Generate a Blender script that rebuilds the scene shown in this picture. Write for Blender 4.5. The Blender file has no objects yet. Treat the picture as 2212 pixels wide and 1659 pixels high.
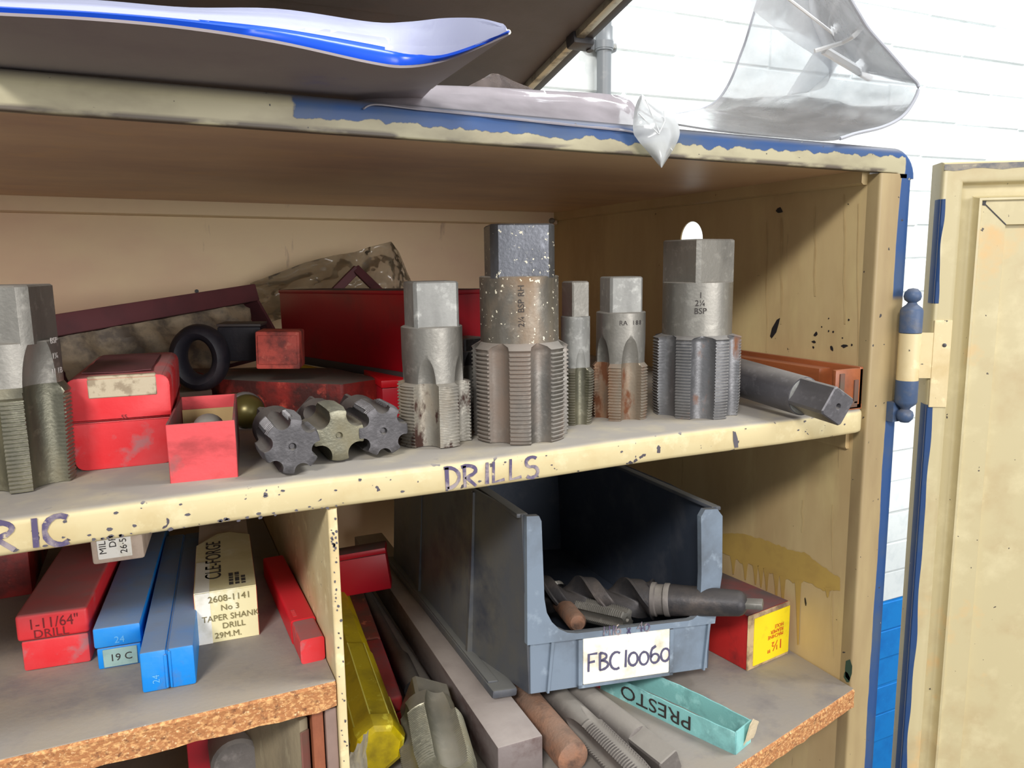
import bpy, bmesh, math, random
from mathutils import Vector, Matrix, Quaternion, noise as mnoise
R = random.Random(7)
S = bpy.context.scene
COL = S.collection
PI = math.pi

# ---------------------------------------------------------------- camera
CM = ((0.90676319, -0.42143103, -0.01328193), (-0.07722573, -0.13502849, -0.98782766), (0.41450779, 0.89675147, -0.15498419))
CO = Vector((-0.51393984, -0.43235667, 0.11964996))
FL = 1665.0
cam = bpy.data.objects.new('camera', bpy.data.cameras.new('camera')); COL.objects.link(cam)
cx, cy, cz = Vector(CM[0]), -Vector(CM[1]), -Vector(CM[2])
m = Matrix((cx, cy, cz)).transposed().to_4x4(); m.translation = CO
cam.matrix_world = m
cam.data.sensor_width = 36.0; cam.data.lens = 36.0 * FL / 2212.0
cam.data.clip_start = 0.01; cam.data.clip_end = 50
S.camera = cam

def ray(px, py):
    a, b = (px - 1106.0) / FL, (py - 829.5) / FL
    return Vector([a * CM[0][i] + b * CM[1][i] + CM[2][i] for i in range(3)])
def at(px, py, ax, v):            # point seen at a pixel, on the plane axis=v
    d = ray(px, py); return CO + d * ((v - CO[ax]) / d[ax])
def dep(px, py, z): return CO + ray(px, py) * z
def yawvp(px):                    # yaw whose local +y runs to that point of the horizon
    d = ray(px, 573); return math.atan2(-d.x, d.y)

# ---------------------------------------------------------------- light
w = bpy.data.worlds.new('world'); S.world = w; w.use_nodes = True
bg = w.node_tree.nodes['Background']; bg.inputs[0].default_value = (0.90, 0.95, 1.0, 1); bg.inputs[1].default_value = 0.46
def area(name, loc, target, sx, sy, power, col):
    l = bpy.data.lights.new(name, 'AREA'); l.shape = 'RECTANGLE'; l.size = sx; l.size_y = sy; l.energy = power; l.color = col
    o = bpy.data.objects.new(name, l); COL.objects.link(o); o.location = loc
    o.rotation_euler = (Vector(target) - Vector(loc)).to_track_quat('-Z', 'Y').to_euler(); return o
area('workshop_window_light', (-2.15, -2.6, 2.15), (-.2, .1, 0), 1.0, .45, 122, (1.0, .97, .93))
area('front_fill_light', (.62, -3.2, .42), (-.2, .5, .05), 2.3, .95, 84, (1.0, .97, .95))  # low front fill, added to brighten the inside back wall
area('wall_fill_light', (1.6, -.55, 2.4), (1.2, .8, .2), 1.6, .5, 100, (0.97, 1.0, 1.0))  # overhead fill, added to brighten the brick wall behind
S.view_settings.view_transform = 'Standard'; S.view_settings.look = 'None'
S.view_settings.exposure = -0.10; S.view_settings.gamma = 1.0
try: S.view_settings.use_curve_mapping = False
except Exception: pass

# ---------------------------------------------------------------- materials
def L(r, g, b):
    f = lambda c: (c / 255 / 12.92) if c <= 10 else ((c / 255 + .055) / 1.055) ** 2.4
    return (f(r), f(g), f(b), 1)
MATS = {}
def mat(name, base, rough=.6, metal=0, layers=(), bump=0, bscale=400, dust=None, spec=.5, trans=0, alpha=1, coat=0):
    """layers: (colour, scale, lo, hi[, stretch, detail, rough]) noise masks mixed over the base; dust: (colour, amount) settled on upward faces"""
    if name in MATS: return MATS[name]
    M = bpy.data.materials.new(name); M.use_nodes = True; nt = M.node_tree; N = nt.nodes; K = nt.links
    P = N['Principled BSDF']; P.inputs['Roughness'].default_value = rough; P.inputs['Metallic'].default_value = metal
    P.inputs['Specular IOR Level'].default_value = spec
    P.inputs['Transmission Weight'].default_value = trans; P.inputs['Alpha'].default_value = alpha
    P.inputs['Coat Weight'].default_value = coat
    tc = N.new('ShaderNodeTexCoord')
    col = N.new('ShaderNodeRGB'); col.outputs[0].default_value = base; cur = col.outputs[0]; rcur = None; mcur = None
    seed = (sum(ord(c) for c in name) % 97) * 1.7
    for ly in layers:
        c, sc, lo, hi = ly[:4]; st = ly[4] if len(ly) > 4 else (1, 1, 1); det = ly[5] if len(ly) > 5 else 5; rg = ly[6] if len(ly) > 6 else None
        seed += 3.3
        mp = N.new('ShaderNodeMapping'); mp.inputs['Scale'].default_value = st; mp.inputs['Location'].default_value = (seed, seed * .7, seed * .3)
        K.new(tc.outputs['Object'], mp.inputs[0])
        nz = N.new('ShaderNodeTexNoise'); nz.inputs['Scale'].default_value = sc; nz.inputs['Detail'].default_value = det; nz.inputs['Roughness'].default_value = .62
        K.new(mp.outputs[0], nz.inputs['Vector'])
        mr = N.new('ShaderNodeMapRange'); mr.inputs[1].default_value = lo; mr.inputs[2].default_value = hi
        K.new(nz.outputs['Fac'], mr.inputs[0])
        mx = N.new('ShaderNodeMix'); mx.data_type = 'RGBA'; K.new(mr.outputs[0], mx.inputs[0]); K.new(cur, mx.inputs[6]); mx.inputs[7].default_value = c
        cur = mx.outputs[2]
        if rg is not None:
            r = N.new('ShaderNodeMix'); K.new(mr.outputs[0], r.inputs[0])
            if rcur: K.new(rcur, r.inputs[2])
            else: r.inputs[2].default_value = rough
            r.inputs[3].default_value = rg; rcur = r.outputs[0]
            if metal:
                q = N.new('ShaderNodeMix'); K.new(mr.outputs[0], q.inputs[0])
                if mcur: K.new(mcur, q.inputs[2])
                else: q.inputs[2].default_value = metal
                q.inputs[3].default_value = metal * .25; mcur = q.outputs[0]
    if dust:
        dc, am = dust
        g = N.new('ShaderNodeNewGeometry'); sp = N.new('ShaderNodeSeparateXYZ'); K.new(g.outputs['Normal'], sp.inputs[0])
        mr = N.new('ShaderNodeMapRange'); mr.inputs[1].default_value = .45; mr.inputs[2].default_value = .92; mr.inputs[4].default_value = am
        K.new(sp.outputs[2], mr.inputs[0])
        nz = N.new('ShaderNodeTexNoise'); nz.inputs['Scale'].default_value = 35; nz.inputs['Detail'].default_value = 6
        K.new(tc.outputs['Object'], nz.inputs['Vector'])
        m2 = N.new('ShaderNodeMapRange'); m2.inputs[1].default_value = .3; m2.inputs[2].default_value = .55; m2.inputs[3].default_value = .72
        K.new(nz.outputs['Fac'], m2.inputs[0])
        mu = N.new('ShaderNodeMath'); mu.operation = 'MULTIPLY'; K.new(mr.outputs[0], mu.inputs[0]); K.new(m2.outputs[0], mu.inputs[1])
        mx = N.new('ShaderNodeMix'); mx.data_type = 'RGBA'; K.new(mu.outputs[0], mx.inputs[0]); K.new(cur, mx.inputs[6]); mx.inputs[7].default_value = dc
        cur = mx.outputs[2]
        r = N.new('ShaderNodeMix'); K.new(mu.outputs[0], r.inputs[0])
        if rcur: K.new(rcur, r.inputs[2])
        else: r.inputs[2].default_value = rough
        r.inputs[3].default_value = .95; rcur = r.outputs[0]
        q = N.new('ShaderNodeMix'); K.new(mu.outputs[0], q.inputs[0])
        if mcur: K.new(mcur, q.inputs[2])
        else: q.inputs[2].default_value = metal
        q.inputs[3].default_value = 0; mcur = q.outputs[0]
    K.new(cur, P.inputs['Base Color'])
    if rcur: K.new(rcur, P.inputs['Roughness'])
    if mcur: K.new(mcur, P.inputs['Metallic'])
    if bump:
        nz = N.new('ShaderNodeTexNoise'); nz.inputs['Scale'].default_value = bscale; nz.inputs['Detail'].default_value = 4
        K.new(tc.outputs['Object'], nz.inputs['Vector'])
        b = N.new('ShaderNodeBump'); b.inputs['Strength'].default_value = bump; b.inputs['Distance'].default_value = .0008
        K.new(nz.outputs['Fac'], b.inputs['Height']); K.new(b.outputs[0], P.inputs['Normal'])
    MATS[name] = M; return M

DUST = L(142, 134, 126)
cream = mat('cream_paint', L(218, 200, 156), .45, layers=[(L(198, 172, 120), 22, .45, .75), (L(240, 224, 178), 90, .56, .7), (L(70, 66, 66), 150, .70, .73, (1, 1, 1), 3)], bump=.12, bscale=120)
cream_in = mat('cream_paint_inside', L(208, 184, 136), .5, layers=[(L(186, 158, 114), 9, .4, .7, (1, 1, .35)), (L(216, 196, 142), 20, .5, .75, (1, 1, .3)), (L(120, 92, 66), 60, .66, .74, (1, 1, .10)), (L(52, 44, 38), 120, .73, .75, (1, 1, 1), 3)], bump=.1, bscale=90)
back_paint = mat('back_panel_paint', L(232, 208, 166), .55, layers=[(L(216, 176, 150), 5, .4, .75, (.6, 1, 1)), (L(150, 116, 100), 40, .68, .8, (1, 1, .2))], bump=.06)
ceil_paint = mat('roof_underside_paint', L(230, 196, 156), .42, layers=[(L(196, 160, 134), 7, .42, .7, (.5, 1, 1)), (L(222, 184, 138), 16, .55, .75)], bump=.06, bscale=60)
shelf_paint = mat('dusty_shelf_paint', L(206, 190, 146), .45, layers=[(L(192, 170, 122), 26, .48, .78), (L(218, 204, 162), 60, .56, .7), (L(82, 76, 84), 135, .685, .705, (1, 1, 1), 2)], bump=.12, bscale=120, dust=(L(148, 142, 134), 1))
chip_top = mat('board_top_grime', L(150, 143, 136), .8, layers=[(L(158, 146, 130), 12, .42, .7), (L(128, 122, 122), 26, .5, .75), (L(190, 186, 180), 260, .74, .78)], bump=.2, bscale=300)
chip_edge = mat('chipboard_edge', L(168, 112, 68), .85, layers=[(L(214, 164, 108), 330, .48, .62, (1, 1, 1.6), 6), (L(106, 66, 42), 260, .54, .7), (L(236, 198, 148), 520, .6, .7)], bump=1.0, bscale=330)
def steel(name, base, rough=.5, metal=.72, rust=None, stain=None, speck=None, dust=.5, extra=()):
    ls = [(tuple(c * .62 for c in base[:3]) + (1,), 32, .42, .7, (1, 1, .4), 6), (tuple(min(1, c * 1.35) for c in base[:3]) + (1,), 130, .55, .72, (1, 1, 1), 6)]
    if stain: ls.append((stain, 26, .44, .66, (1, 1, .45), 6, .55))
    if rust: ls.append((rust[0], rust[2] if len(rust) > 2 else 60, rust[1], rust[1] + .08, (1, 1, .5), 7, .85))
    if speck: ls.append((L(235, 228, 205), 330, speck, speck + .02, (1, 1, 1), 2, .6))
    ls += list(extra)
    return mat(name, base, rough, metal, ls, bump=.15, bscale=500, dust=(L(150, 144, 136), dust) if dust else None)
st_mid = steel('steel_mid', L(146, 143, 136), .48, .75)
st_brown = steel('steel_brown_stain', L(140, 134, 124), .40, .8, stain=L(128, 104, 78), speck=.655)
st_dark = steel('steel_dark_oxide', L(92, 90, 92), .45, .75)
st_bright = steel('steel_ground', L(160, 160, 156), .58, .55, dust=.2)
st_land = steel('steel_thread', L(134, 130, 124), .42, .8, stain=L(124, 108, 96), dust=.6)
st_rust = steel('steel_rusty_flutes', L(158, 154, 144), .45, .7, stain=L(140, 126, 106), rust=(L(62, 38, 30), .515, 75))
st_orange = steel('steel_orange_rust', L(140, 128, 112), .5, .6, stain=L(140, 96, 62), rust=(L(104, 62, 36), .50, 55))
st_olive = steel('steel_olive_oil', L(126, 124, 108), .35, .8, stain=L(112, 104, 78))
st_dusty = steel('steel_dusty', L(118, 112, 108), .6, .5, dust=.9)
rod_rust = mat('rusty_rod', L(132, 104, 88), .75, .2, [(L(160, 112, 84), 40, .4, .7), (L(70, 58, 52), 60, .5, .75)], bump=.5, bscale=500, dust=(L(150, 124, 106), .4))
bar_mat = mat('square_bar_steel', L(128, 118, 116), .6, .35, [(L(86, 62, 58), 30, .45, .7, (1, .3, 1)), (L(132, 122, 120), 90, .5, .75)], bump=.25, bscale=250, dust=(L(168, 158, 152), .8))
red_pl = mat('red_plastic', L(214, 44, 50), .45, layers=[(L(212, 78, 82), 10, .42, .6), (L(170, 104, 106), 38, .55, .66, (1, 1, 1), 6, .85)], bump=.1, dust=(L(140, 96, 94), .85))
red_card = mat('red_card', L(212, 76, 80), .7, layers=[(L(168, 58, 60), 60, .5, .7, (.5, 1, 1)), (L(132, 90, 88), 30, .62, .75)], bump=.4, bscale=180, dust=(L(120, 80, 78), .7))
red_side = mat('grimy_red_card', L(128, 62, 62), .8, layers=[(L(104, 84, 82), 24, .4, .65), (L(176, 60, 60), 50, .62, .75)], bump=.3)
red_old = mat('worn_red_card', L(146, 38, 32), .6, layers=[(L(66, 26, 22), 22, .42, .6), (L(196, 78, 62), 60, .58, .7)], bump=.35, dust=(L(92, 84, 76), 1))
red_deep = mat('deep_red_plastic', L(176, 14, 34), .4, layers=[(L(128, 34, 40), 14, .5, .75)], bump=.06, dust=(L(84, 76, 72), 1))
red_side2 = mat('red_box_side', L(196, 30, 36), .45, layers=[(L(118, 80, 84), 20, .42, .62)], bump=.15, dust=(L(132, 92, 96), .5))
blue_pl = mat('blue_plastic', L(14, 134, 222), .42, layers=[(L(92, 104, 124), 22, .52, .68, (1, 1, 1), 6, .8), (L(50, 142, 214), 30, .5, .7)], bump=.12, dust=(L(126, 132, 142), .8))
carton = mat('cream_carton', L(226, 216, 170), .55, layers=[(L(196, 184, 132), 24, .5, .72), (L(240, 238, 214), 50, .55, .7)], bump=.35, bscale=110, dust=(L(186, 172, 128), .5))
carton_w = mat('white_tape', L(232, 230, 220), .4, layers=[(L(200, 196, 176), 40, .5, .7)], bump=.2)
card_grey = mat('white_card', L(196, 178, 160), .75, layers=[(L(160, 140, 124), 30, .5, .7)], bump=.2)
teal = mat('teal_card', L(136, 196, 194), .6, layers=[(L(104, 150, 150), 34, .5, .72), (L(168, 224, 222), 70, .56, .7)], bump=.2)
teal_in = mat('card_inside', L(128, 96, 70), .85, layers=[(L(104, 78, 58), 40, .5, .7)])
torn = mat('torn_card', L(206, 190, 160), .9, bump=.5)
yellow_pl = mat('yellow_plastic', L(228, 202, 12), .35, layers=[(L(168, 146, 20), 26, .46, .66), (L(150, 96, 30), 12, .66, .76), (L(244, 232, 80), 110, .6, .66, (1, .4, 1))], bump=.3, bscale=120, dust=(L(172, 154, 50), .5))
yellow_lb = mat('yellow_label', L(236, 212, 20), .6, layers=[(L(206, 180, 30), 60, .55, .75)], bump=.15)
wood_o = mat('orange_wood', L(158, 88, 50), .4, layers=[(L(118, 64, 36), 30, .4, .7, (1, .2, 1))], bump=.1, dust=(L(170, 120, 96), .4))
wood_dark = mat('grey_old_wood', L(134, 122, 98), .8, layers=[(L(96, 86, 70), 30, .42, .65, (1, 1, .25)), (L(176, 166, 136), 60, .6, .7, (1, 1, .15))], bump=.3)
wood_red = mat('red_brown_timber', L(150, 86, 54), .7, layers=[(L(110, 56, 36), 40, .42, .65, (1, 1, .2))], bump=.2)
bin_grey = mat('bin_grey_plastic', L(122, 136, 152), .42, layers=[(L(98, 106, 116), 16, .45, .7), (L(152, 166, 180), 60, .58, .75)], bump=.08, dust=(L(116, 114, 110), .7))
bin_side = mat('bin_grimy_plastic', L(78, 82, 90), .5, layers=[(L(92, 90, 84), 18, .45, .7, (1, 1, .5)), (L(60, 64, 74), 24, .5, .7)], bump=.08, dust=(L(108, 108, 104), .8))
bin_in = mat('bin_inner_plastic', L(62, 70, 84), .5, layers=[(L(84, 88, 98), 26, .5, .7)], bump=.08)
drill_blk = mat('black_drill_steel', L(62, 60, 62), .5, .45, [(L(92, 84, 80), 50, .5, .72)], bump=.25, dust=(L(92, 86, 82), .5))
white_lb = mat('paper_label', L(242, 240, 230), .6, layers=[(L(208, 200, 172), 50, .52, .72)])
clear_lb = mat('aged_label', L(186, 172, 146), .5, layers=[(L(148, 132, 108), 110, .48, .58)], bump=.2)
ink = mat('marker_ink', L(82, 72, 104), .5, layers=[(L(150, 138, 140), 90, .46, .62), (L(196, 180, 150), 200, .62, .68)])
ink_blk = mat('black_ink', L(52, 46, 44), .7)
ink_old = mat('faded_print', L(120, 110, 72), .8)
ink_red = mat('red_ink', L(196, 60, 20), .7)
ink_emb = mat('embossed_blue', L(96, 170, 222), .5)
ink_dr = mat('dark_red_ink', L(110, 20, 24), .6)
navy = mat('navy_rubber', L(20, 18, 28), .6, layers=[(L(52, 44, 48), 20, .5, .7)], bump=.2)
blk_pl = mat('black_brown_board', L(66, 60, 62), .6, layers=[(L(52, 46, 44), 8, .4, .7), (L(120, 100, 92), 160, .72, .78), (L(82, 64, 56), 5, .55, .75)], bump=.1)
trim_m = mat('worn_metal_strip', L(156, 152, 136), .4, .5, [(L(92, 88, 78), 40, .5, .65)], bump=.2)
blk_edge = mat('black_rubber_edge', L(38, 36, 38), .5)
pipe_g = mat('grey_conduit', L(124, 128, 132), .4, layers=[(L(150, 152, 152), 30, .6, .8)])
brass = mat('brass_yellow', L(92, 84, 44), .35, .5, [(L(110, 90, 40), 60, .5, .7)])
maroon = mat('maroon_card', L(92, 46, 50), .7, layers=[(L(74, 40, 44), 20, .45, .7)])
cloth = mat('grey_rag', L(150, 134, 110), .7, layers=[(L(92, 82, 72), 40, .42, .62)], bump=.3, bscale=200)
dusty_r = mat('dusty_red_board', L(112, 66, 56), .8, layers=[(L(92, 80, 66), 20, .4, .7)], dust=(L(92, 82, 66), .9))
fold_dark = mat('folder_cover', L(148, 138, 138), .6, layers=[(L(132, 120, 124), 10, .45, .7), (L(112, 108, 146), 14, .64, .8)], bump=.05)
fold_blue = mat('folder_blue_edge', L(20, 84, 220), .3)
fold_white = mat('plastic_pockets', L(176, 180, 206), .3, layers=[(L(150, 152, 194), 18, .5, .75, (.3, 1, 1)), (L(190, 176, 156), 9, .66, .78)], bump=.08)
rim_grime = mat('grime', L(90, 78, 66), .8)
rub_dark = mat('dark_panel_blue', L(44, 92, 150), .6)
hinge_blue = mat('hinge_blue_paint', L(66, 86, 118), .5, layers=[(L(92, 98, 112), 70, .52, .7)], bump=.2, dust=(L(110, 108, 110), .6))
green_ch = mat('green_chip', L(48, 72, 60), .7)
stain_y = mat('varnish_run', L(192, 160, 88), .35, layers=[(L(180, 148, 84), 30, .5, .7)])
brick_w = mat('white_painted_brick', L(232, 238, 238), .6, layers=[(L(214, 222, 224), 24, .5, .75), (L(196, 206, 210), 50, .7, .76)], bump=.3, bscale=60)
brick_b = mat('blue_painted_brick', L(18, 132, 214), .45, layers=[(L(12, 112, 196), 14, .5, .75), (L(90, 180, 236), 60, .68, .74)], bump=.3, bscale=60)
floor_m = mat('concrete_floor', L(96, 94, 90), .8, layers=[(L(70, 68, 66), 3, .45, .7)])

def paint_split(name, axis_mode):
    """old blue topcoat over cream, with a ragged brushed edge; uses world position on the fixed cabinet"""
    M = bpy.data.materials.new(name); M.use_nodes = True; nt = M.node_tree; N = nt.nodes; K = nt.links; P = N['Principled BSDF']
    P.inputs['Roughness'].default_value = .5
    tc = N.new('ShaderNodeTexCoord'); sp = N.new('ShaderNodeSeparateXYZ'); K.new(tc.outputs['Object'], sp.inputs[0])
    def noise(sc, st=(1, 1, 1), det=5):
        mp = N.new('ShaderNodeMapping'); mp.inputs['Scale'].default_value = st; K.new(tc.outputs['Object'], mp.inputs[0])
        n = N.new('ShaderNodeTexNoise'); n.inputs['Scale'].default_value = sc; n.inputs['Detail'].default_value = det; K.new(mp.outputs[0], n.inputs['Vector']); return n.outputs['Fac']
    def mth(op, a, b=None):
        n = N.new('ShaderNodeMath'); n.operation = op
        for i, v in enumerate((a, b)):
            if v is None: continue
            if isinstance(v, (int, float)): n.inputs[i].default_value = v
            else: K.new(v, n.inputs[i])
        return n.outputs[0]
    def ramp(v, lo, hi):
        n = N.new('ShaderNodeMapRange'); n.inputs[1].default_value = lo; n.inputs[2].default_value = hi; K.new(v, n.inputs[0]); return n.outputs[0]
    def mix(f, a, b):
        n = N.new('ShaderNodeMix'); n.data_type = 'RGBA'; K.new(f, n.inputs[0])
        for i, v in ((6, a), (7, b)):
            if isinstance(v, tuple): n.inputs[i].default_value = v
            else: K.new(v, n.inputs[i])
        return n.outputs[2]
    if axis_mode == 'rim':
        z = mth('ADD', sp.outputs[2], mth('MULTIPLY', sp.outputs[0], .0128))        # height along the slightly sagging rim
        zz = mth('ADD', z, mth('MULTIPLY', mth('SUBTRACT', noise(75, (1, 1, .25), 7), .5), .012))
        edge = mth('ADD', .1922, mth('MULTIPLY', ramp(sp.outputs[0], -.22, .0), .0046))
        zz = mth('SUBTRACT', zz, edge); blue = ramp(zz, 0, .0006)
        xx = mth('ADD', sp.outputs[0], mth('MULTIPLY', mth('SUBTRACT', noise(28), .5), .08))
        blue = mth('MULTIPLY', blue, ramp(xx, -.432, -.430))
        blue = mth('MAXIMUM', blue, ramp(mth('ADD', sp.outputs[0], mth('MULTIPLY', mth('SUBTRACT', noise(40), .5), .006)), .0255, .0265))
        base = mix(ramp(noise(40, (.5, 1, 1)), .45, .7), L(172, 164, 134), L(140, 131, 106))
        base = mix(ramp(z, .198, .204), base, L(98, 92, 86))  # darker rim top: grey dirt plus the folder's shadow painted in
        base = mix(mth('MULTIPLY', ramp(noise(70, (.35, 1, 1)), .44, .54), ramp(z, .1884, .1866)), base, L(92, 82, 70))
    else:
        xx = mth('ADD', sp.outputs[0], mth('MULTIPLY', mth('SUBTRACT', noise(14, (1, 1, .6)), .5), .010))
        blue = ramp(xx, .0215, .0221)
        bl2 = mth('MULTIPLY', ramp(sp.outputs[2], .0, -.006), 1)
        h = mth('MULTIPLY', ramp(sp.outputs[2], -.012, -.008), ramp(sp.outputs[2], .09, .086))
        blue = mth('MULTIPLY', blue, mth('SUBTRACT', 1, h))
        base = mix(ramp(noise(30, (1, 1, .25)), .4, .7), L(168, 148, 108), L(144, 122, 88))
    bc = mix(ramp(noise(24), .45, .75), L(38, 74, 126), L(66, 84, 110))
    bc = mix(ramp(noise(140), .72, .74), bc, L(190, 186, 160))
    if axis_mode == 'rim': bc = mix(ramp(z, .1990, .2035), bc, L(84, 82, 86))  # same painted dark top carried onto the blue coat
    col = mix(blue, base, bc)
    col = mix(ramp(noise(170, (1, 1, 1), 2), .715, .725), col, L(60, 56, 56))
    K.new(col, P.inputs['Base Color'])
    b = N.new('ShaderNodeBump'); b.inputs['Strength'].default_value = .3; b.inputs['Distance'].default_value = .0006
    K.new(blue, b.inputs['Height']); K.new(b.outputs[0], P.inputs['Normal'])
    return M
rim_paint = paint_split('rim_two_tone_paint', 'rim')
post_paint = paint_split('post_two_tone_paint', 'post')

def film(name, tint, opacity, gloss=.12, rough=.12):
    """thin clear plastic: mostly see-through, scuffed milky patches, glossy"""
    M = bpy.data.materials.new(name); M.use_nodes = True; nt = M.node_tree; N = nt.nodes; K = nt.links
    for n in list(N):
        if n.type == 'BSDF_PRINCIPLED': N.remove(n)
    out = [n for n in N if n.type == 'OUTPUT_MATERIAL'][0]
    tc = N.new('ShaderNodeTexCoord'); nz = N.new('ShaderNodeTexNoise'); nz.inputs['Scale'].default_value = 28; nz.inputs['Detail'].default_value = 7; K.new(tc.outputs['Object'], nz.inputs['Vector'])
    mr = N.new('ShaderNodeMapRange'); mr.inputs[1].default_value = .35; mr.inputs[2].default_value = .7; mr.inputs[3].default_value = opacity * .75; mr.inputs[4].default_value = min(1, opacity * 1.3); K.new(nz.outputs['Fac'], mr.inputs[0])
    tr = N.new('ShaderNodeBsdfTransparent'); tr.inputs[0].default_value = (.96, .97, .98, 1)
    df = N.new('ShaderNodeBsdfDiffuse'); df.inputs[0].default_value = tint
    tl = N.new('ShaderNodeBsdfTranslucent'); tl.inputs[0].default_value = tint
    dm = N.new('ShaderNodeMixShader'); dm.inputs[0].default_value = .55; K.new(df.outputs[0], dm.inputs[1]); K.new(tl.outputs[0], dm.inputs[2])
    m1 = N.new('ShaderNodeMixShader'); K.new(mr.outputs[0], m1.inputs[0]); K.new(tr.outputs[0], m1.inputs[1]); K.new(dm.outputs[0], m1.inputs[2])
    gl = N.new('ShaderNodeBsdfGlossy'); gl.inputs['Roughness'].default_value = rough; gl.inputs[0].default_value = (1, 1, 1, 1)
    fr = N.new('ShaderNodeFresnel'); fr.inputs[0].default_value = 1.22
    mm = N.new('ShaderNodeMath'); mm.operation = 'ADD'; mm.inputs[1].default_value = gloss * .2; K.new(fr.outputs[0], mm.inputs[0])
    m2 = N.new('ShaderNodeMixShader'); K.new(mm.outputs[0], m2.inputs[0]); K.new(m1.outputs[0], m2.inputs[1]); K.new(gl.outputs[0], m2.inputs[2])
    bp = N.new('ShaderNodeBump'); bp.inputs['Strength'].default_value = .3; bp.inputs['Distance'].default_value = .002; K.new(nz.outputs['Fac'], bp.inputs['Height'])
    K.new(bp.outputs[0], gl.inputs['Normal'])
    K.new(m2.outputs[0], out.inputs[0]); return M
clear_tray = film('clear_scuffed_plastic', L(236, 236, 238), .34)
poly_film = film('milky_polythene', L(206, 200, 206), .86)
flap_film = film('clear_polythene_corner', L(236, 238, 238), .62)
bag_film = film('clear_bag_plastic', L(165, 150, 122), .30, .15, .22)

# ---------------------------------------------------------------- mesh helpers
def link(o, parent=None):
    COL.objects.link(o)
    if parent is not None: o.parent = parent
    return o
def obj(name, bm, mt, parent=None, loc=None, rot=None, smooth=40, label=None):
    me = bpy.data.meshes.new(name); bmesh.ops.recalc_face_normals(bm, faces=bm.faces[:]) if not getattr(bm, '_keep', False) else None
    bm.to_mesh(me); bm.free()
    for mm in (mt if isinstance(mt, (list, tuple)) else [mt]): me.materials.append(mm)
    if smooth:
        for p in me.polygons: p.use_smooth = True
        me.set_sharp_from_angle(angle=math.radians(smooth))
    o = bpy.data.objects.new(name, me); link(o, parent)
    if loc is not None: o.location = loc
    if rot is not None:
        if isinstance(rot, Quaternion): o.rotation_mode = 'QUATERNION'; o.rotation_quaternion = rot
        else: o.rotation_euler = rot
    if label: o['label'] = label
    return o
def tag(o, label, cat, group=None):
    o['label'] = label; o['category'] = cat
    if group: o['group'] = group
    return o
def root(name, label, cat, loc=(0, 0, 0), rot=(0, 0, 0), group=None):
    o = bpy.data.objects.new(name, None); o.empty_display_size = .02; link(o); o.location = loc
    if isinstance(rot, Quaternion): o.rotation_mode = 'QUATERNION'; o.rotation_quaternion = rot
    else: o.rotation_euler = rot
    return tag(o, label, cat, group)
def struct(o): o['kind'] = 'structure'; return o

def box(x0, x1, y0, y1, z0, z1, bev=0, seg=2, bm=None):
    b = bmesh.new()
    v = [b.verts.new((x, y, z)) for z in (z0, z1) for y in (y0, y1) for x in (x0, x1)]
    for f in ((0, 2, 3, 1), (4, 5, 7, 6), (0, 1, 5, 4), (2, 6, 7, 3), (0, 4, 6, 2), (1, 3, 7, 5)): b.faces.new([v[i] for i in f])
    if bev: bmesh.ops.bevel(b, geom=b.edges[:], offset=bev, segments=seg, profile=.5, affect='EDGES')
    if bm is not None:
        me = bpy.data.meshes.new('t'); b.to_mesh(me); b.free(); bm.from_mesh(me); bpy.data.meshes.remove(me); return bm
    return b
def merge(*bms):
    r = bmesh.new()
    for b in bms:
        me = bpy.data.meshes.new('t'); b.to_mesh(me); b.free(); r.from_mesh(me); bpy.data.meshes.remove(me)
    return r
def xf(bm, M): bmesh.ops.transform(bm, matrix=M, verts=bm.verts); return bm
def prism(poly, axis, a, b, bev=0):
    """closed 2-D polygon extruded along an axis; poly in the two other axes, in order"""
    bm = bmesh.new()
    def P(u, v, w): return {0: (w, u, v), 1: (u, w, v), 2: (u, v, w)}[axis]
    A = [bm.verts.new(P(u, v, a)) for u, v in poly]; B = [bm.verts.new(P(u, v, b)) for u, v in poly]
    n = len(poly); bm.faces.new(A); bm.faces.new(B[::-1])
    for i in range(n): bm.faces.new((A[i], B[i], B[(i + 1) % n], A[(i + 1) % n]))
    bmesh.ops.recalc_face_normals(bm, faces=bm.faces[:])
    if bev: bmesh.ops.bevel(bm, geom=bm.edges[:], offset=bev, segments=2, profile=.5, affect='EDGES')
    return bm
def loft(rings, close=True, cap=True):
    bm = bmesh.new(); V = [[bm.verts.new(p) for p in r] for r in rings]
    for a, b in zip(V, V[1:]):
        n = len(a)
        for i in range(n if close else n - 1):
            try: bm.faces.new((a[i], a[(i + 1) % n], b[(i + 1) % n], b[i]))
            except ValueError: pass
    if cap and close:
        for r in (V[0], V[-1][::-1]):
            try: bm.faces.new(r)
            except ValueError: pass
    return bm
def lathe(prof, n=32, cap=True): return loft([[(r * math.cos(2 * PI * i / n), r * math.sin(2 * PI * i / n), z) for i in range(n)] for r, z in prof], True, cap)
def tube(pts, r, n=10):
    pts = [Vector(p) for p in pts]; rings = []
    up = Vector((0, 0, 1))
    for i, p in enumerate(pts):
        d = (pts[min(i + 1, len(pts) - 1)] - pts[max(i - 1, 0)]).normalized()
        s = d.cross(up); s = s.normalized() if s.length > 1e-4 else Vector((1, 0, 0)); u = s.cross(d)
        rr = r[i] if isinstance(r, (list, tuple)) else r
        rings.append([p + s * rr * math.cos(2 * PI * k / n) + u * rr * math.sin(2 * PI * k / n) for k in range(n)])
    return loft(rings)
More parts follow.
